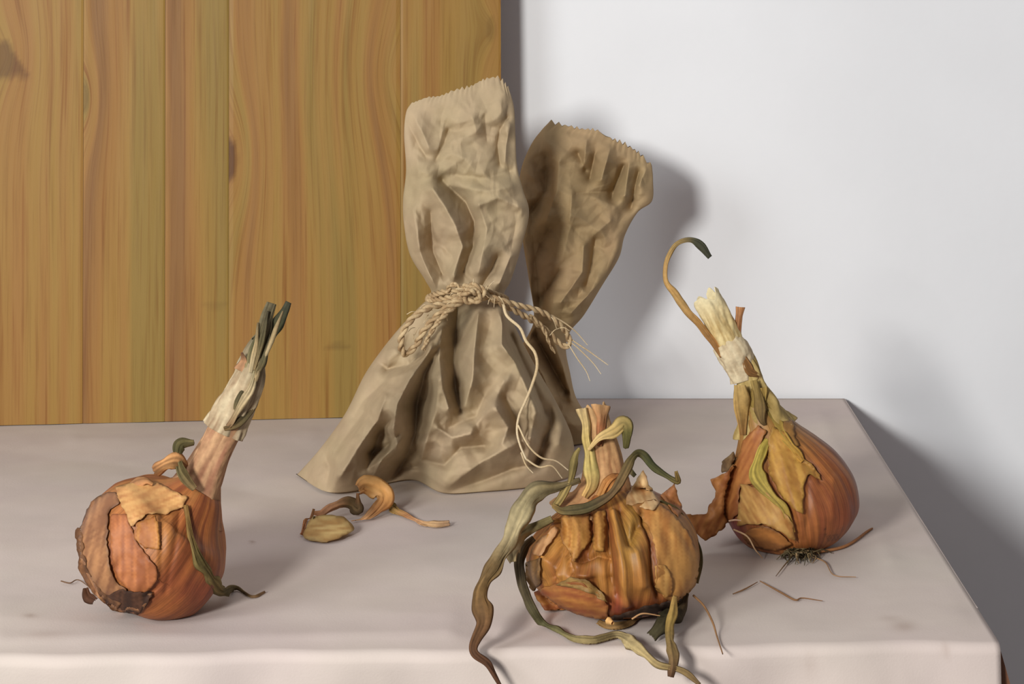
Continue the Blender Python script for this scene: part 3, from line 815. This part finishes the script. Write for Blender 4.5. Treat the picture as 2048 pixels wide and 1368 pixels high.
# ------------------------------------------------------------------ onion in the middle
z5 = lambda *p: Z(p, 920, 780, .43)
DM = 1.168
om = empty('onion', (.050, DM, 0), 'squat wrinkled onion nearest the table edge with curling withered leaves', 'onion', g)
axis = [U(1228, 1222, DM), U(1228, 1200, DM), U(1228, 1163, DM), U(1226, 1112, DM), U(1222, 1066, DM), U(1216, 1028, DM), U(1210, 1000, DM), U(1206, 975, DM)]
rad = [.012, .0300, .0410, .0452, .0420, .0330, .0215, .0125]
def col_mid(th, t, pp, V):
    c = streaky(th, t, (190, 132, 64), (138, 80, 40), 60, 13, 1.2, 2.4)
    gm = np.exp(-((pp[:, 0] - 1262) / 26) ** 2 - ((pp[:, 1] - 1080) / 70) ** 2)
    c = mixc(c, np.tile(lin((172, 148, 66)), (len(c), 1)), .65 * gm + (fbm(th * 2, t * 3, 25) - .55) * .8)
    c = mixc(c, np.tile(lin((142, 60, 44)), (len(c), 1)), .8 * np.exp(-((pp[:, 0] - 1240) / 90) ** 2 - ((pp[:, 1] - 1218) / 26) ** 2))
    return c
lst = [(.0030, 8, z5((455, 620), (425, 720), (390, 860))), (-.0026, 6, z5((490, 620), (465, 740), (440, 870))), (.0030, 8, z5((540, 600), (565, 700), (535, 800))),
       (-.0030, 5, z5((510, 660), (500, 760), (520, 850))), (.0030, 8, z5((650, 570), (655, 660), (655, 745))), (-.0030, 5, z5((605, 590), (605, 700), (580, 770))),
       (.0034, 11, z5((720, 580), (740, 720), (760, 850), (770, 980))), (-.0030, 6, z5((685, 600), (690, 740), (700, 860), (730, 960))), (-.0030, 9, z5((740, 560), (770, 650), (790, 710), (830, 620))),
       (-.0030, 6, z5((560, 800), (640, 760), (680, 780))), (.0028, 10, z5((560, 860), (600, 860))), (-.0028, 6, z5((850, 560), (895, 700), (905, 900), (930, 960))), (.0024, 12, z5((820, 760), (850, 900))),
       (.0024, 8, z5((430, 800), (460, 860))), (-.002, 6, z5((620, 880), (640, 960))), (-.002, 6, z5((690, 880), (700, 1000)))]
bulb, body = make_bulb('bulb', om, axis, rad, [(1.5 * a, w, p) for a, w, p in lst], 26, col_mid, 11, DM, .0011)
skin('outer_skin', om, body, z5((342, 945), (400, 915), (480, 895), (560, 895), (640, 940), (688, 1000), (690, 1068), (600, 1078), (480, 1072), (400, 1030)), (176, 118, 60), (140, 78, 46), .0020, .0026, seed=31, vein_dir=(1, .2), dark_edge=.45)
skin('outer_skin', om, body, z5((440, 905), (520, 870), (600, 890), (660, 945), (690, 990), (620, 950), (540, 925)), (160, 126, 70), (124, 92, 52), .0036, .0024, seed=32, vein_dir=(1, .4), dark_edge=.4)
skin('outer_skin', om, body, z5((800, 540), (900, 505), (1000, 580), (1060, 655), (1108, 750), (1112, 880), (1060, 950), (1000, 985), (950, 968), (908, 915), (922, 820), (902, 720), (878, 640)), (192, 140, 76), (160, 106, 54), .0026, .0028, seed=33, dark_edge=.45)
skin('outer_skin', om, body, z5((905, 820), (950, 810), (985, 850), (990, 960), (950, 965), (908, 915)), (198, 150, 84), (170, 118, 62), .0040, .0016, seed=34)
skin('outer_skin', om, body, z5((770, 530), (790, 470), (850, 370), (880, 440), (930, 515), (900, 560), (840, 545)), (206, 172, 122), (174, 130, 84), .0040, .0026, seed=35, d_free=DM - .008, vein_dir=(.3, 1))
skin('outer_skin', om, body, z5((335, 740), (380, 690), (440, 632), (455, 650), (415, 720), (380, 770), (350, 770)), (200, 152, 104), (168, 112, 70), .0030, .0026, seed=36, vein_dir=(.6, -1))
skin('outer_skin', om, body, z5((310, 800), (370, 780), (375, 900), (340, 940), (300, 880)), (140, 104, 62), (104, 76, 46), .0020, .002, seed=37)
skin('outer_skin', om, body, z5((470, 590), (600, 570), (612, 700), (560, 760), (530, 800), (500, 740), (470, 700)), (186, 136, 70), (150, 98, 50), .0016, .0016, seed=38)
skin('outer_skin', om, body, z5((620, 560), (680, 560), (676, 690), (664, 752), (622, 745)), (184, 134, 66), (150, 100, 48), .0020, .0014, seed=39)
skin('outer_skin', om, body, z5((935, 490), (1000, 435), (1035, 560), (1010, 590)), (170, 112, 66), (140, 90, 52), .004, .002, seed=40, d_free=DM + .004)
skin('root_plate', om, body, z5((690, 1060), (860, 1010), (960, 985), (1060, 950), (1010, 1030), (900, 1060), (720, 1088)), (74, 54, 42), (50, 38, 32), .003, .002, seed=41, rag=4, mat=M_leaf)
# stalk
zz = lambda x, y, d: U(920 + x * .43, 780 + y * .43, d)
stalk('stalk', om, [zz(668, 560, DM), zz(676, 490, DM), zz(676, 400, DM + .001), zz(660, 260, DM + .003), zz(640, 150, DM + .005), zz(624, 78, DM + .007)], [.0270, .0165, .0122, .0086, .0068, .0064], (186, 144, 98), (142, 98, 64), 14, rag=.008, tip=(176, 140, 96))
ribbon('leaf', om, [(*z5((572, 85))[0], DM), (*z5((590, 200))[0], DM - .004), (*z5((602, 320))[0], DM - .007), (*z5((610, 430))[0], DM - .011), (*z5((580, 500))[0], DM - .014)], [.006, .0055, .006, .0085, .004], [(206, 184, 136), (196, 176, 112), (188, 172, 108), (196, 158, 100)], seed=31, cup=.4)
ribbon('leaf', om, [(*z5((660, 70))[0], DM + .001), (*z5((655, 170))[0], DM - .003), (*z5((650, 260))[0], DM - .006)], [.009, .007, .003], [(190, 152, 108), (150, 100, 66), (140, 92, 60)], seed=32, cup=.5)
ribbon('leaf', om, [(*z5((598, 280))[0], DM - .009), (*z5((650, 225))[0], DM - .011), (*z5((720, 185))[0], DM - .010), (*z5((762, 160))[0], DM - .010), (*z5((776, 200))[0], DM - .010), (*z5((768, 270))[0], DM - .008)], [.0016, .0035, .006, .008, .007, .003], [(210, 184, 128), (206, 180, 124), (196, 172, 112), (108, 104, 60), (92, 88, 52)], seed=33, cup=.5)
ribbon('leaf', om, [(*z5((660, 500))[0], DM - .015), (*z5((700, 430))[0], DM - .014), (*z5((740, 400))[0], DM - .010)], [.010, .010, .003], [(204, 152, 92), (192, 136, 80), (170, 116, 70)], seed=34)
ribbon('leaf', om, [(*z5((430, 540))[0], DM - .018), (*z5((490, 562))[0], DM - .028), (*z5((600, 545))[0], DM - .030), (*z5((700, 485))[0], DM - .027), (*z5((760, 390))[0], DM - .022), (*z5((800, 315))[0], DM - .016), (*z5((838, 296))[0], DM - .012), (*z5((890, 345))[0], DM - .014), (*z5((960, 400))[0], DM - .016), (*z5((1015, 428))[0], DM - .018), (*z5((1004, 378))[0], DM - .02)],
       [.0025, .0045, .0052, .005, .0044, .0042, .0048, .0040, .0038, .0034, .0015], [(146, 122, 74), (98, 88, 58), (86, 80, 54), (110, 90, 64), (124, 104, 70), (92, 84, 52), (70, 74, 46), (84, 82, 50), (140, 116, 66)], seed=35, n=150, cup=.6)
ribbon('leaf', om, [(*z5((440, 545))[0], DM - .016), (*z5((480, 490))[0], DM - .014), (*z5((515, 410))[0], DM - .012), (*z5((535, 310))[0], DM - .010), (*z5((556, 270))[0], DM - .008)], [.003, .005, .004, .005, .0015], [(150, 132, 82), (160, 142, 90), (120, 108, 66), (150, 136, 84)], seed=36, cup=.6)
FR = dtab(1300)
ribbon('leaf', om, [(*z5((560, 420))[0], DM - .012), (*z5((470, 450))[0], DM - .014), (*z5((380, 468))[0], DM - .018), (*z5((320, 510))[0], DM - .022), (*z5((275, 610))[0], DM - .028), (*z5((240, 690))[0], DM - .032), (*z5((180, 790))[0], DM - .040), (*z5((115, 890))[0], DM - .046), (*z5((98, 970))[0], DM - .052), (*z5((112, 1080))[0], DM - .060), (*z5((66, 1205))[0], DM - .070), (*z5((138, 1285))[0], DM - .074), (*z5((190, 1375))[0], DM - .076)],
       [.003, .006, .009, .011, .010, .009, .0085, .009, .0095, .007, .0045, .0035, .0025], [(112, 98, 68), (128, 116, 84), (170, 160, 124), (176, 164, 128), (128, 108, 74), (124, 98, 62), (108, 80, 54), (92, 64, 46), (84, 58, 42)], seed=37, n=170, cup=.55, twist=.2)
ribbon('leaf', om, [(*z5((430, 600))[0], DM - .022), (*z5((330, 655))[0], DM - .016), (*z5((280, 690))[0], DM - .020), (*z5((240, 740))[0], DM - .026), (*z5((250, 800))[0], DM - .030)], [.003, .0045, .007, .009, .004], [(110, 100, 66), (104, 96, 64), (150, 136, 98), (186, 170, 136), (160, 144, 108)], seed=38, cup=.4)
ribbon('leaf', om, [(*z5((345, 690))[0], DM - .012), (*z5((300, 730))[0], DM - .014), (*z5((280, 800))[0], DM - .016), (*z5((292, 920))[0], DM - .020), (*z5((335, 1020))[0], DM - .028), (*z5((385, 1105))[0], 't'), (*z5((455, 1140))[0], 't'), (*z5((540, 1178))[0], 't'), (*z5((625, 1186))[0], 't'), (*z5((735, 1160))[0], 't'), (*z5((810, 1190))[0], 1.103), (*z5((860, 1230))[0], 1.094), (*z5((920, 1278))[0], 1.090), (*z5((1010, 1300))[0], 1.089), (*z5((1060, 1325))[0], 1.088), (*z5((1115, 1372))[0], 1.087)],
       [.004, .0065, .0055, .0045, .004, .0042, .005, .0062, .006, .0066, .0078, .0066, .0052, .0042, .0034, .002], [(88, 72, 50), (70, 60, 44), (84, 76, 56), (104, 104, 72), (116, 112, 76), (146, 132, 92), (124, 110, 78), (186, 172, 128), (176, 160, 116), (140, 122, 82), (112, 92, 64)], seed=39, n=190, cup=.5)
ribbon('leaf', om, [(*z5((930, 520))[0], 'b'), (*z5((1010, 560))[0], 'b'), (*z5((1060, 630))[0], DM - .004), (*z5((1108, 720))[0], DM - .004), (*z5((1122, 800))[0], DM - .004), (*z5((1105, 900))[0], DM - .006)], [.002, .003, .0028, .0022, .002, .001], [(84, 78, 48), (90, 84, 52), (120, 104, 66)], body, seed=40)
ribbon('leaf', om, [(*z5((1050, 940))[0], DM - .016), (*z5((1010, 1010))[0], DM - .022), (*z5((950, 1090))[0], 1.125), (*z5((895, 1150))[0], 1.118)], [.006, .010, .011, .006], [(96, 78, 54), (66, 62, 44), (72, 68, 48)], seed=41, cup=.4)
ribbon('leaf', om, [(*z5((1002, 960))[0], DM - .034), (*z5((990, 1040))[0], DM - .042), (*z5((975, 1120))[0], 1.118), (*z5((980, 1200))[0], 1.098), (*z5((990, 1270))[0], 1.090), (*z5((980, 1335))[0], 1.088)], [.003, .0055, .004, .004, .006, .003], [(160, 132, 80), (150, 128, 72), (150, 130, 84), (132, 112, 74), (92, 66, 48)], seed=42, cup=.6)
ribbon('leaf', om, [(*z5((640, 1095))[0], 't'), (*z5((690, 1120))[0], 't'), (*z5((760, 1110))[0], 't'), (*z5((850, 1060))[0], 't')], [.003, .006, .006, .003], [(150, 120, 76), (140, 112, 72), (110, 84, 56)], seed=43)
ribbon('leaf', om, [(*z5((790, 375))[0], DM - .006), (*z5((815, 400))[0], DM - .008)], [.003, .002], [(110, 100, 66), (90, 84, 56)], seed=44)
fibre('root', om, [(*z5((1085, 955))[0], DM - .012), (*z5((1135, 1005))[0], 1.150), (*z5((1175, 1080))[0], 1.135), (*z5((1195, 1160))[0], 't'), (*z5((1222, 1228))[0], 1.099)], .0006, (140, 104, 70))
fibre('root', om, [(*z5((690, 1072))[0], DM - .043), (*z5((710, 1085))[0], DM - .046)], .002, (206, 160, 100))
fibre('root', om, [(*z5((800, 1065))[0], DM - .045), (*z5((850, 1040))[0], DM - .046), (*z5((930, 1050))[0], DM - .044)], .0005, (170, 130, 90))

# ------------------------------------------------------------------ onion on the right
z6 = lambda *p: Z(p, 1300, 460, .5263)
DR = 1.285
orr = empty('onion', (.162, DR, 0), 'pear-shaped onion by the right table edge with tall pale stalk and root tuft', 'onion', g)
axis = [U(1600, 1098, DR), U(1597, 1080, DR), U(1590, 1045, DR), U(1582, 1000, DR), U(1568, 955, DR), U(1553, 915, DR), U(1538, 878, DR), U(1524, 842, DR), U(1513, 805, DR)]
rad = [.010, .0250, .0352, .0388, .0352, .0278, .0200, .0135, .0098]
def col_right(th, t, pp, V):
    c = streaky(th, t, (178, 112, 58), (136, 76, 44), 60, 23, 1.2, 2.3)
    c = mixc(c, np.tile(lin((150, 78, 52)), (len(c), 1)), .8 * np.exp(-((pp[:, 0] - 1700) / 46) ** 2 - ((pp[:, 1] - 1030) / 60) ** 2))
    c = mixc(c, np.tile(lin((128, 54, 58)), (len(c), 1)), .9 * np.exp(-((pp[:, 0] - 1470) / 22) ** 2 - ((pp[:, 1] - 1060) / 36) ** 2))
    c = mixc(c, np.tile(lin((168, 132, 68)), (len(c), 1)), (t - .6) * 2.2)
    for k in range(14):
        x, y = 1650 + (k * 37 % 30), 1058 + (k * 23 % 24)
        c = mixc(c, np.tile(lin((60, 36, 30)), (len(c), 1)), .8 * np.exp(-((pp[:, 0] - x) / 2) ** 2 - ((pp[:, 1] - y) / 2) ** 2))
    return c
lst = [(-.0022, 5, z6((565, 870), (600, 885), (632, 912), (652, 955))), (.0014, 12, z6((690, 950), (690, 1080))), (-.0014, 7, z6((600, 960), (600, 1100), (590, 1180))), (-.0022, 6, z6((450, 830), (450, 930), (500, 1020), (550, 1100), (560, 1180))),
       (.0018, 11, z6((500, 860), (530, 980), (570, 1100)))]
bulb, body = make_bulb('bulb', orr, axis, rad, lst, 22, col_right, 23, DR, .0009)
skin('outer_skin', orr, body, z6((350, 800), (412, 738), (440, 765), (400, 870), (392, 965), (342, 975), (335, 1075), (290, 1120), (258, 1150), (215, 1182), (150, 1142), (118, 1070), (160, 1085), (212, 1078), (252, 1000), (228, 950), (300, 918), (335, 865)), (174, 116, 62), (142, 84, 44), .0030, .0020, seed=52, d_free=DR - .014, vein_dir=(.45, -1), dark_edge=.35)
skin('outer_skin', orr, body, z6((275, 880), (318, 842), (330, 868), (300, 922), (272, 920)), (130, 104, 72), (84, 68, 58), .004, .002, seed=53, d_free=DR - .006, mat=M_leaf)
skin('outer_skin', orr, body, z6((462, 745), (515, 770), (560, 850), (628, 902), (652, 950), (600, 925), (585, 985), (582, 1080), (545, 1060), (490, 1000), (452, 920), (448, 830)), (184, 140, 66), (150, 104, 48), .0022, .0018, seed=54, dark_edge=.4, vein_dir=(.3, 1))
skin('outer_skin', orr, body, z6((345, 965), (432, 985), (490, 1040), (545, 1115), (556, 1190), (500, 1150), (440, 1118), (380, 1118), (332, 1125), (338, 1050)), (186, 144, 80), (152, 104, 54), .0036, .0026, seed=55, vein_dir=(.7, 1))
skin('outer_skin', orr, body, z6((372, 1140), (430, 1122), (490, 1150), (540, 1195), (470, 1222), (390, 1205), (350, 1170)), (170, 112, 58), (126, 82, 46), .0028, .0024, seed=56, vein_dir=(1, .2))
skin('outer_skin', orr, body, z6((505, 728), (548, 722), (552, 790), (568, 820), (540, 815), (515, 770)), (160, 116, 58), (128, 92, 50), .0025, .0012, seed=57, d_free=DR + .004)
ribbon('leaf', orr, [(*z6((446, 795))[0], DR - .016), (*z6((425, 845))[0], 'b'), (*z6((408, 920))[0], 'b'), (*z6((450, 990))[0], 'b'), (*z6((510, 1065))[0], 'b'), (*z6((548, 1150))[0], 'b')], [.005, .0082, .0090, .0060, .0045, .002], [(196, 178, 88), (184, 168, 82), (182, 164, 86), (168, 148, 74), (160, 120, 60)], body, seed=51, lift=.0046, cup=.2, crinkle=.2)
ribbon('leaf', orr, [(*z6((420, 600))[0], DR - .008), (*z6((430, 680))[0], DR - .010), (*z6((470, 750))[0], DR - .012), (*z6((530, 820))[0], 'b'), (*z6((580, 880))[0], 'b')], [.009, .011, .013, .010, .003], [(176, 150, 84), (150, 130, 66), (166, 138, 66), (172, 132, 60)], body, seed=58, lift=.003, cup=.25, crinkle=.25)
stalk('stalk', orr, [U(1532, 862, DR), U(1522, 830, DR), U(1512, 798, DR + .001), U(1502, 770, DR + .002), U(1490, 735, DR + .003), U(1472, 705, DR + .004)], [.0180, .0130, .0102, .0086, .0078, .0072], (186, 162, 104), (142, 118, 66), 24, wr=.2)
stalk('sheath', orr, [U(1488, 760, DR + .002), U(1478, 730, DR + .003), U(1465, 702, DR + .004), U(1455, 685, DR + .005)], [.0070, .0086, .0094, .0086], (204, 188, 154), (176, 156, 124), 26, wr=.16, rag=.004)
stalk('sheath', orr, [U(1468, 715, DR + .004), U(1452, 675, DR + .005), U(1430, 630, DR + .006), U(1412, 592, DR + .008)], [.0075, .0082, .0078, .0076], (212, 192, 140), (172, 144, 92), 28, wr=.16, rag=.009, tip=(210, 196, 156))
ribbon('leaf', orr, [(1482, 715, DR + .004), (1476, 675, DR + .004), (1481, 614, DR + .006)], [.006, .0055, .0048], [(112, 78, 56), (150, 104, 70), (190, 140, 96)], seed=61, cup=.7, crinkle=.1)
ribbon('leaf', orr, [(1443, 714, DR - .001), (1420, 675, DR), (1395, 643, DR), (1358, 600, DR), (1333, 562, DR + .001), (1334, 518, DR + .002), (1352, 490, DR + .002), (1378, 481, DR), (1400, 492, DR - .002), (1420, 515, DR - .004)],
       [.003, .0042, .0045, .0052, .0046, .0034, .0034, .0032, .0050, .0030], [(170, 124, 74), (180, 136, 84), (190, 150, 92), (178, 148, 96), (186, 152, 96), (186, 154, 100), (170, 146, 96), (70, 72, 56), (60, 62, 50)], seed=62, n=130, cup=.5, crinkle=.3)
ribbon('leaf', orr, [(1484, 712, DR - .003), (1500, 742, DR - .004), (1518, 752, DR - .003), (1512, 765, DR - .004)], [.004, .007, .006, .002], [(140, 104, 64), (134, 98, 58), (110, 84, 52)], seed=63)
ribbon('leaf', orr, [(1478, 770, DR - .009), (1482, 820, DR - .010), (1486, 870, DR - .012)], [.008, .011, .004], [(190, 164, 106), (176, 146, 88), (150, 112, 66)], seed=64, cup=.3)
ribbon('leaf', orr, [(1510, 760, DR - .009), (1518, 800, DR - .011), (1524, 838, DR - .014), (1530, 850, DR - .014)], [.004, .006, .007, .002], [(160, 140, 84), (128, 108, 66), (96, 78, 50)], seed=65)
# roots
tv, tf, tc_ = [], [], []
rr_ = random.Random(12)
for k in range(120):
    a = rr_.uniform(-1, 1)
    x0 = 1600 + rr_.uniform(-26, 26); y0 = 1102 + rr_.uniform(-5, 6)
    x1 = x0 + a * rr_.uniform(8, 50); y1 = y0 + rr_.uniform(2, 30) * (1 - abs(a) * .6)
    p0 = U(x0, y0, DR - .030 - rr_.uniform(0, .006)); p2 = U(x1, y1, dtab(y1)); p1 = (p0 + p2) / 2 + Vector((rr_.uniform(-.003, .003), rr_.uniform(-.003, .003), rr_.uniform(0, .003)))
    p2.z = .001; p0.z = max(p0.z, .0015); p1.z = max(p1.z, .001)
    V, Fc, th, t = sweep_pts([p0, p1, p2], [.0004, .00035, .0002], 4, 8)
    b_ = sum(len(q) for q in tv)
    tv.append(V); tf += [tuple(i + b_ for i in f_) for f_ in Fc]
    cc = lin(rr_.choice([(86, 74, 50), (70, 62, 44), (120, 104, 72), (150, 124, 90)])); tc_.append(np.tile(cc, (len(V), 1)))
ro = mk('root_tuft', np.vstack(tv), tf, M_leaf, orr, col=np.vstack(tc_)); ro['kind'] = 'stuff'
fibre('root', orr, [(*z6((300, 1106))[0], DR - .034), (*z6((322, 1102))[0], DR - .036), (*z6((346, 1104))[0], DR - .036)], .0005, (214, 176, 146))
fibre('root', orr, [(*z6((318, 1138))[0], DR - .030), (*z6((370, 1165))[0], DR - .035), (*z6((400, 1215))[0], DR - .038), (*z6((428, 1258))[0], 't')], .0005, (206, 172, 132))
fibre('root', orr, [(1620, 1118, 't'), (1650, 1130, 't'), (1668, 1156, 't'), (1712, 1160, 't')], .0004, (150, 116, 84))
fibre('root', orr, [(1590, 1112, 't'), (1570, 1135, 't'), (1552, 1158, 't')], .0004, (120, 94, 68))
fibre('root', orr, [(1622, 1112, 't'), (1690, 1098, 't'), (1735, 1068, 't'), (1745, 1062, 't')], .0009, (160, 110, 70))
o = tube('loose_root', None, [pt(p) for p in [(1520, 1168, 't'), (1560, 1190, 't'), (1590, 1206, 't'), (1605, 1202, 't'), (1645, 1208, 't')]], [.0003, .0006, .0004, .0002], [(140, 106, 74), (120, 86, 58)], 6, 40, origin=ground_of(1590, 1200))
o['label'] = 'thin loose root fibre lying in front of the pear-shaped onion'; o['category'] = 'root'
o = tube('loose_root', None, [pt(p) for p in [(1466, 1194, 't'), (1490, 1184, 't'), (1515, 1170, 't')]], [.0003, .0004, .0002], [(140, 106, 74), (120, 86, 58)], 6, 30, origin=ground_of(1490, 1184))
o['label'] = 'short root fibre in the shadow between the two right onions'; o['category'] = 'root'

# ------------------------------------------------------------------ scraps of skin on the cloth
z8 = lambda *p: Z(p, 560, 920, .19531)
sc = empty('onion_skin', ground_of(690, 1040), 'curled scrap of tan onion skin in front of the paper bag', 'onion skin')
class Dome:
    """low shell of dry skin resting on the cloth"""
    def __init__(self, cx, cy, rx, ry, hgt):
        c = ground_of(cx, cy); sc_ = F / c.y
        n = 40; V = []
        for j in range(n + 1):
            for i in range(48):
                a = i / 48 * 2 * math.pi; r = j / n
                V.append((c.x + math.cos(a) * r * rx / sc_, c.y + math.sin(a) * r * ry / sc_ * 2.6, hgt * (1 - r * r)))
        self.b = Body(np.array(V), gridfaces(48, n + 1, True), c.y)
dm = Dome(660, 1062, 66, 36, .010)
skin('shell', sc, dm.b, z8((330, 580), (460, 565), (580, 572), (660, 590), (730, 650), (770, 715), (690, 760), (560, 820), (430, 845), (330, 830), (235, 800), (250, 740), (290, 650)), (204, 174, 114), (172, 132, 78), .0008, .0016, seed=71, vein_dir=(1, -.12), d_free=dtab(1065), rag=1.5, step=5, dark_edge=.45)
def zp(x, y, d): return (560 + x * .19531, 920 + y * .19531, d)
b1 = dtab(1040); 
ribbon('shell_edge', sc, [zp(225, 770, dtab(1075)), zp(270, 690, b1 - .004), zp(320, 600, b1 - .002), zp(345, 500, b1)], [.002, .0035, .003, .0012], [(160, 104, 70), (176, 120, 80), (140, 100, 66)], seed=72)
ribbon('curl', sc, [zp(350, 545, b1 - .001), zp(440, 550, b1), zp(540, 480, b1 + .004), zp(650, 438, b1 + .006), zp(740, 455, b1 + .007), zp(790, 500, b1 + .006), zp(800, 430, b1 + .006), zp(800, 340, b1 + .006)], [.002, .0045, .0052, .0048, .0080, .0085, .0035, .002], [(166, 118, 82), (188, 142, 108), (176, 134, 98), (112, 92, 62), (104, 86, 60), (140, 100, 66)], seed=73, n=110, cup=.5)
ribbon('curl', sc, [zp(800, 290, b1 + .006), zp(860, 255, b1 + .010), zp(960, 280, b1 + .014), zp(1040, 340, b1 + .014), zp(1050, 420, b1 + .010), zp(990, 510, b1 + .004), zp(900, 590, b1 - .002), zp(800, 635, b1 - .004), zp(730, 640, b1 - .006)], [.008, .013, .0145, .013, .010, .008, .0062, .0045, .002], [(176, 128, 78), (226, 178, 112), (224, 174, 108), (204, 150, 92), (180, 132, 86), (214, 168, 120), (220, 176, 130)], seed=74, n=120, cup=.35, mat=M_plant)
s2 = empty('onion_skin', ground_of(840, 1044), 'slender twisted strip of dry skin to the right of the curled scrap', 'onion skin')
ribbon('strip', s2, [zp(1112, 440, dtab(1008)), zp(1130, 490, 't'), zp(1190, 560, 't'), zp(1290, 600, 't'), zp(1380, 640, 't'), zp(1480, 685, 't'), zp(1600, 705, 't'), zp(1735, 690, 't')], [.001, .0060, .0085, .0055, .0030, .0050, .0062, .0050], [(140, 116, 66), (168, 142, 82), (176, 144, 88), (176, 130, 92), (192, 150, 112), (198, 166, 124), (196, 164, 132)], seed=75, n=110, cup=.6)

# ------------------------------------------------------------------ twine
tw = empty('twine', ground_of(940, 985), 'frayed jute twine knotted round the neck of the front bag', 'twine')
def rope(name, pts, r=.0017, turns=60, cols=((196, 172, 132), (150, 122, 88)), ply=2, n=170, taper=1.0):
    r *= .66; turns *= .8
    P = resample([list(U(*p)) for p in pts], n)
    T, N, B = frames(P)
    L = np.linspace(0, 1, n)
    length = np.linalg.norm(np.diff(P, axis=0), axis=1).sum()
    tv, tf, tcol = [], [], []
    for k in range(ply):
        a = L * length * turns * 10 + k * 2 * math.pi / ply
        rr = r * (1 + (taper - 1) * L)
        Q = P + (N * np.cos(a)[:, None] + B * np.sin(a)[:, None]) * (rr * .85)[:, None]
        V, Fc, th, t = sweep_pts(Q, rr, 7, n, smooth=False)
        b_ = sum(len(q) for q in tv)
        tv.append(V); tf += [tuple(i + b_ for i in f_) for f_ in Fc]
        w = vnoise(t * 60, t * 0 + k * 3, 5)
        tcol.append(mixc(np.tile(lin(cols[0]), (len(V), 1)), np.tile(lin(cols[1]), (len(V), 1)), w))
    return mk(name, np.vstack(tv), tf, M_twine, tw, col=np.vstack(tcol))
DN = 1.408                                  # distance of the front of the neck
rope('neck_wrap', [(856, 596, 1.437), (862, 592, 1.424), (890, 583, DN - .004), (930, 580, DN - .010), (970, 583, DN - .008), (1000, 592, DN + .004), (1012, 598, 1.430), (1000, 597, 1.455), (930, 592, 1.466), (870, 594, 1.455), (856, 599, 1.437), (880, 598, 1.410), (930, 592, DN - .010), (985, 598, DN - .002), (1012, 605, 1.430)], .0017, n=260)
rope('bow_loop', [(940, 588, DN - .014), (900, 606, DN - .020), (862, 614, DN - .026), (828, 634, DN - .030), (806, 664, DN - .032), (802, 694, DN - .030), (812, 708, DN - .026), (832, 690, DN - .026), (846, 664, DN - .028), (872, 634, DN - .026), (905, 608, DN - .022), (945, 592, DN - .016)], .0019, n=240)
rope('bow_loop', [(945, 590, DN - .014), (908, 614, DN - .022), (880, 640, DN - .030), (860, 668, DN - .034), (846, 700, DN - .036)], .0018, n=120, taper=.7)
rope('bow_loop', [(960, 588, DN - .014), (1000, 600, DN - .012), (1040, 612, DN - .004), (1078, 622, DN + .004), (1112, 642, DN + .012), (1134, 668, DN + .018), (1138, 690, DN + .020), (1122, 690, DN + .022), (1100, 668, DN + .018), (1072, 646, DN + .010), (1030, 622, DN), (980, 596, DN - .012)], .0017, n=220)
rope('bow_loop', [(1060, 632, DN + .004), (1085, 655, DN + .010), (1100, 690, DN + .014), (1110, 706, DN + .016)], .0015, n=80, taper=.5)
# knot
rope('knot', [(918, 586, DN - .012), (930, 574, DN - .018), (952, 572, DN - .022), (966, 584, DN - .022), (956, 600, DN - .020), (936, 602, DN - .020), (926, 590, DN - .022), (944, 580, DN - .026), (962, 594, DN - .022)], .0020, n=140)
rope('knot', [(895, 582, DN - .008), (902, 570, DN - .012), (918, 572, DN - .014), (920, 590, DN - .014), (905, 598, DN - .010)], .0014, n=80)
STR = [(212, 192, 154), (196, 172, 132), (216, 198, 164)]
def thread(pts, r=.0007, cols=STR, n=80):
    tube('strand', tw, [U(*p) for p in pts], [r, r, r * .6], cols, 6, n, M_twine)
thread([(985, 592, DN - .010), (1004, 604, DN - .010), (1014, 632, DN - .014), (1040, 656, DN - .018), (1052, 682, DN - .022), (1070, 706, DN - .026), (1074, 735, DN - .028), (1064, 770, DN - .032), (1052, 800, DN - .036), (1038, 832, DN - .040), (1034, 862, DN - .042), (1040, 890, DN - .044), (1052, 918, DN - .045)], .0010, n=150)
thread([(1036, 850, DN - .042), (1056, 890, DN - .045), (1082, 915, DN - .044), (1112, 922, DN - .040), (1136, 940, DN - .036)], .0006)
thread([(1052, 918, DN - .045), (1078, 934, DN - .044), (1104, 932, DN - .042), (1124, 956, DN - .036)], .0006)
thread([(1042, 905, DN - .045), (1052, 930, DN - .044), (1066, 946, DN - .043)], .0005)
thread([(1130, 668, DN + .018), (1150, 684, DN + .020), (1180, 704, DN + .022), (1216, 730, DN + .024)], .0005)
thread([(1136, 680, DN + .018), (1160, 700, DN + .020), (1186, 726, DN + .020), (1202, 748, DN + .020)], .0004)
thread([(1138, 690, DN + .018), (1154, 716, DN + .018), (1172, 742, DN + .018), (1180, 762, DN + .018)], .0004)
thread([(1086, 625, DN + .006), (1120, 640, DN + .012), (1150, 662, DN + .016), (1175, 690, DN + .02)], .0005)
rr_ = random.Random(3)
for k in range(26):                          # fuzz along the knot and loops
    x, y = rr_.choice([(940, 584), (905, 600), (850, 622), (812, 670), (980, 590), (1040, 612), (1110, 650), (960, 578), (880, 640)])
    x += rr_.uniform(-18, 18); y += rr_.uniform(-8, 8); a = rr_.uniform(0, 6.28); l = rr_.uniform(10, 26)
    d = DN - .020 if x < 1000 else DN + .004
    thread([(x, y, d), (x + l * .5 * math.cos(a), y + l * .5 * math.sin(a) - 3, d - .003), (x + l * math.cos(a), y + l * math.sin(a), d - .002)], .00028, n=14)
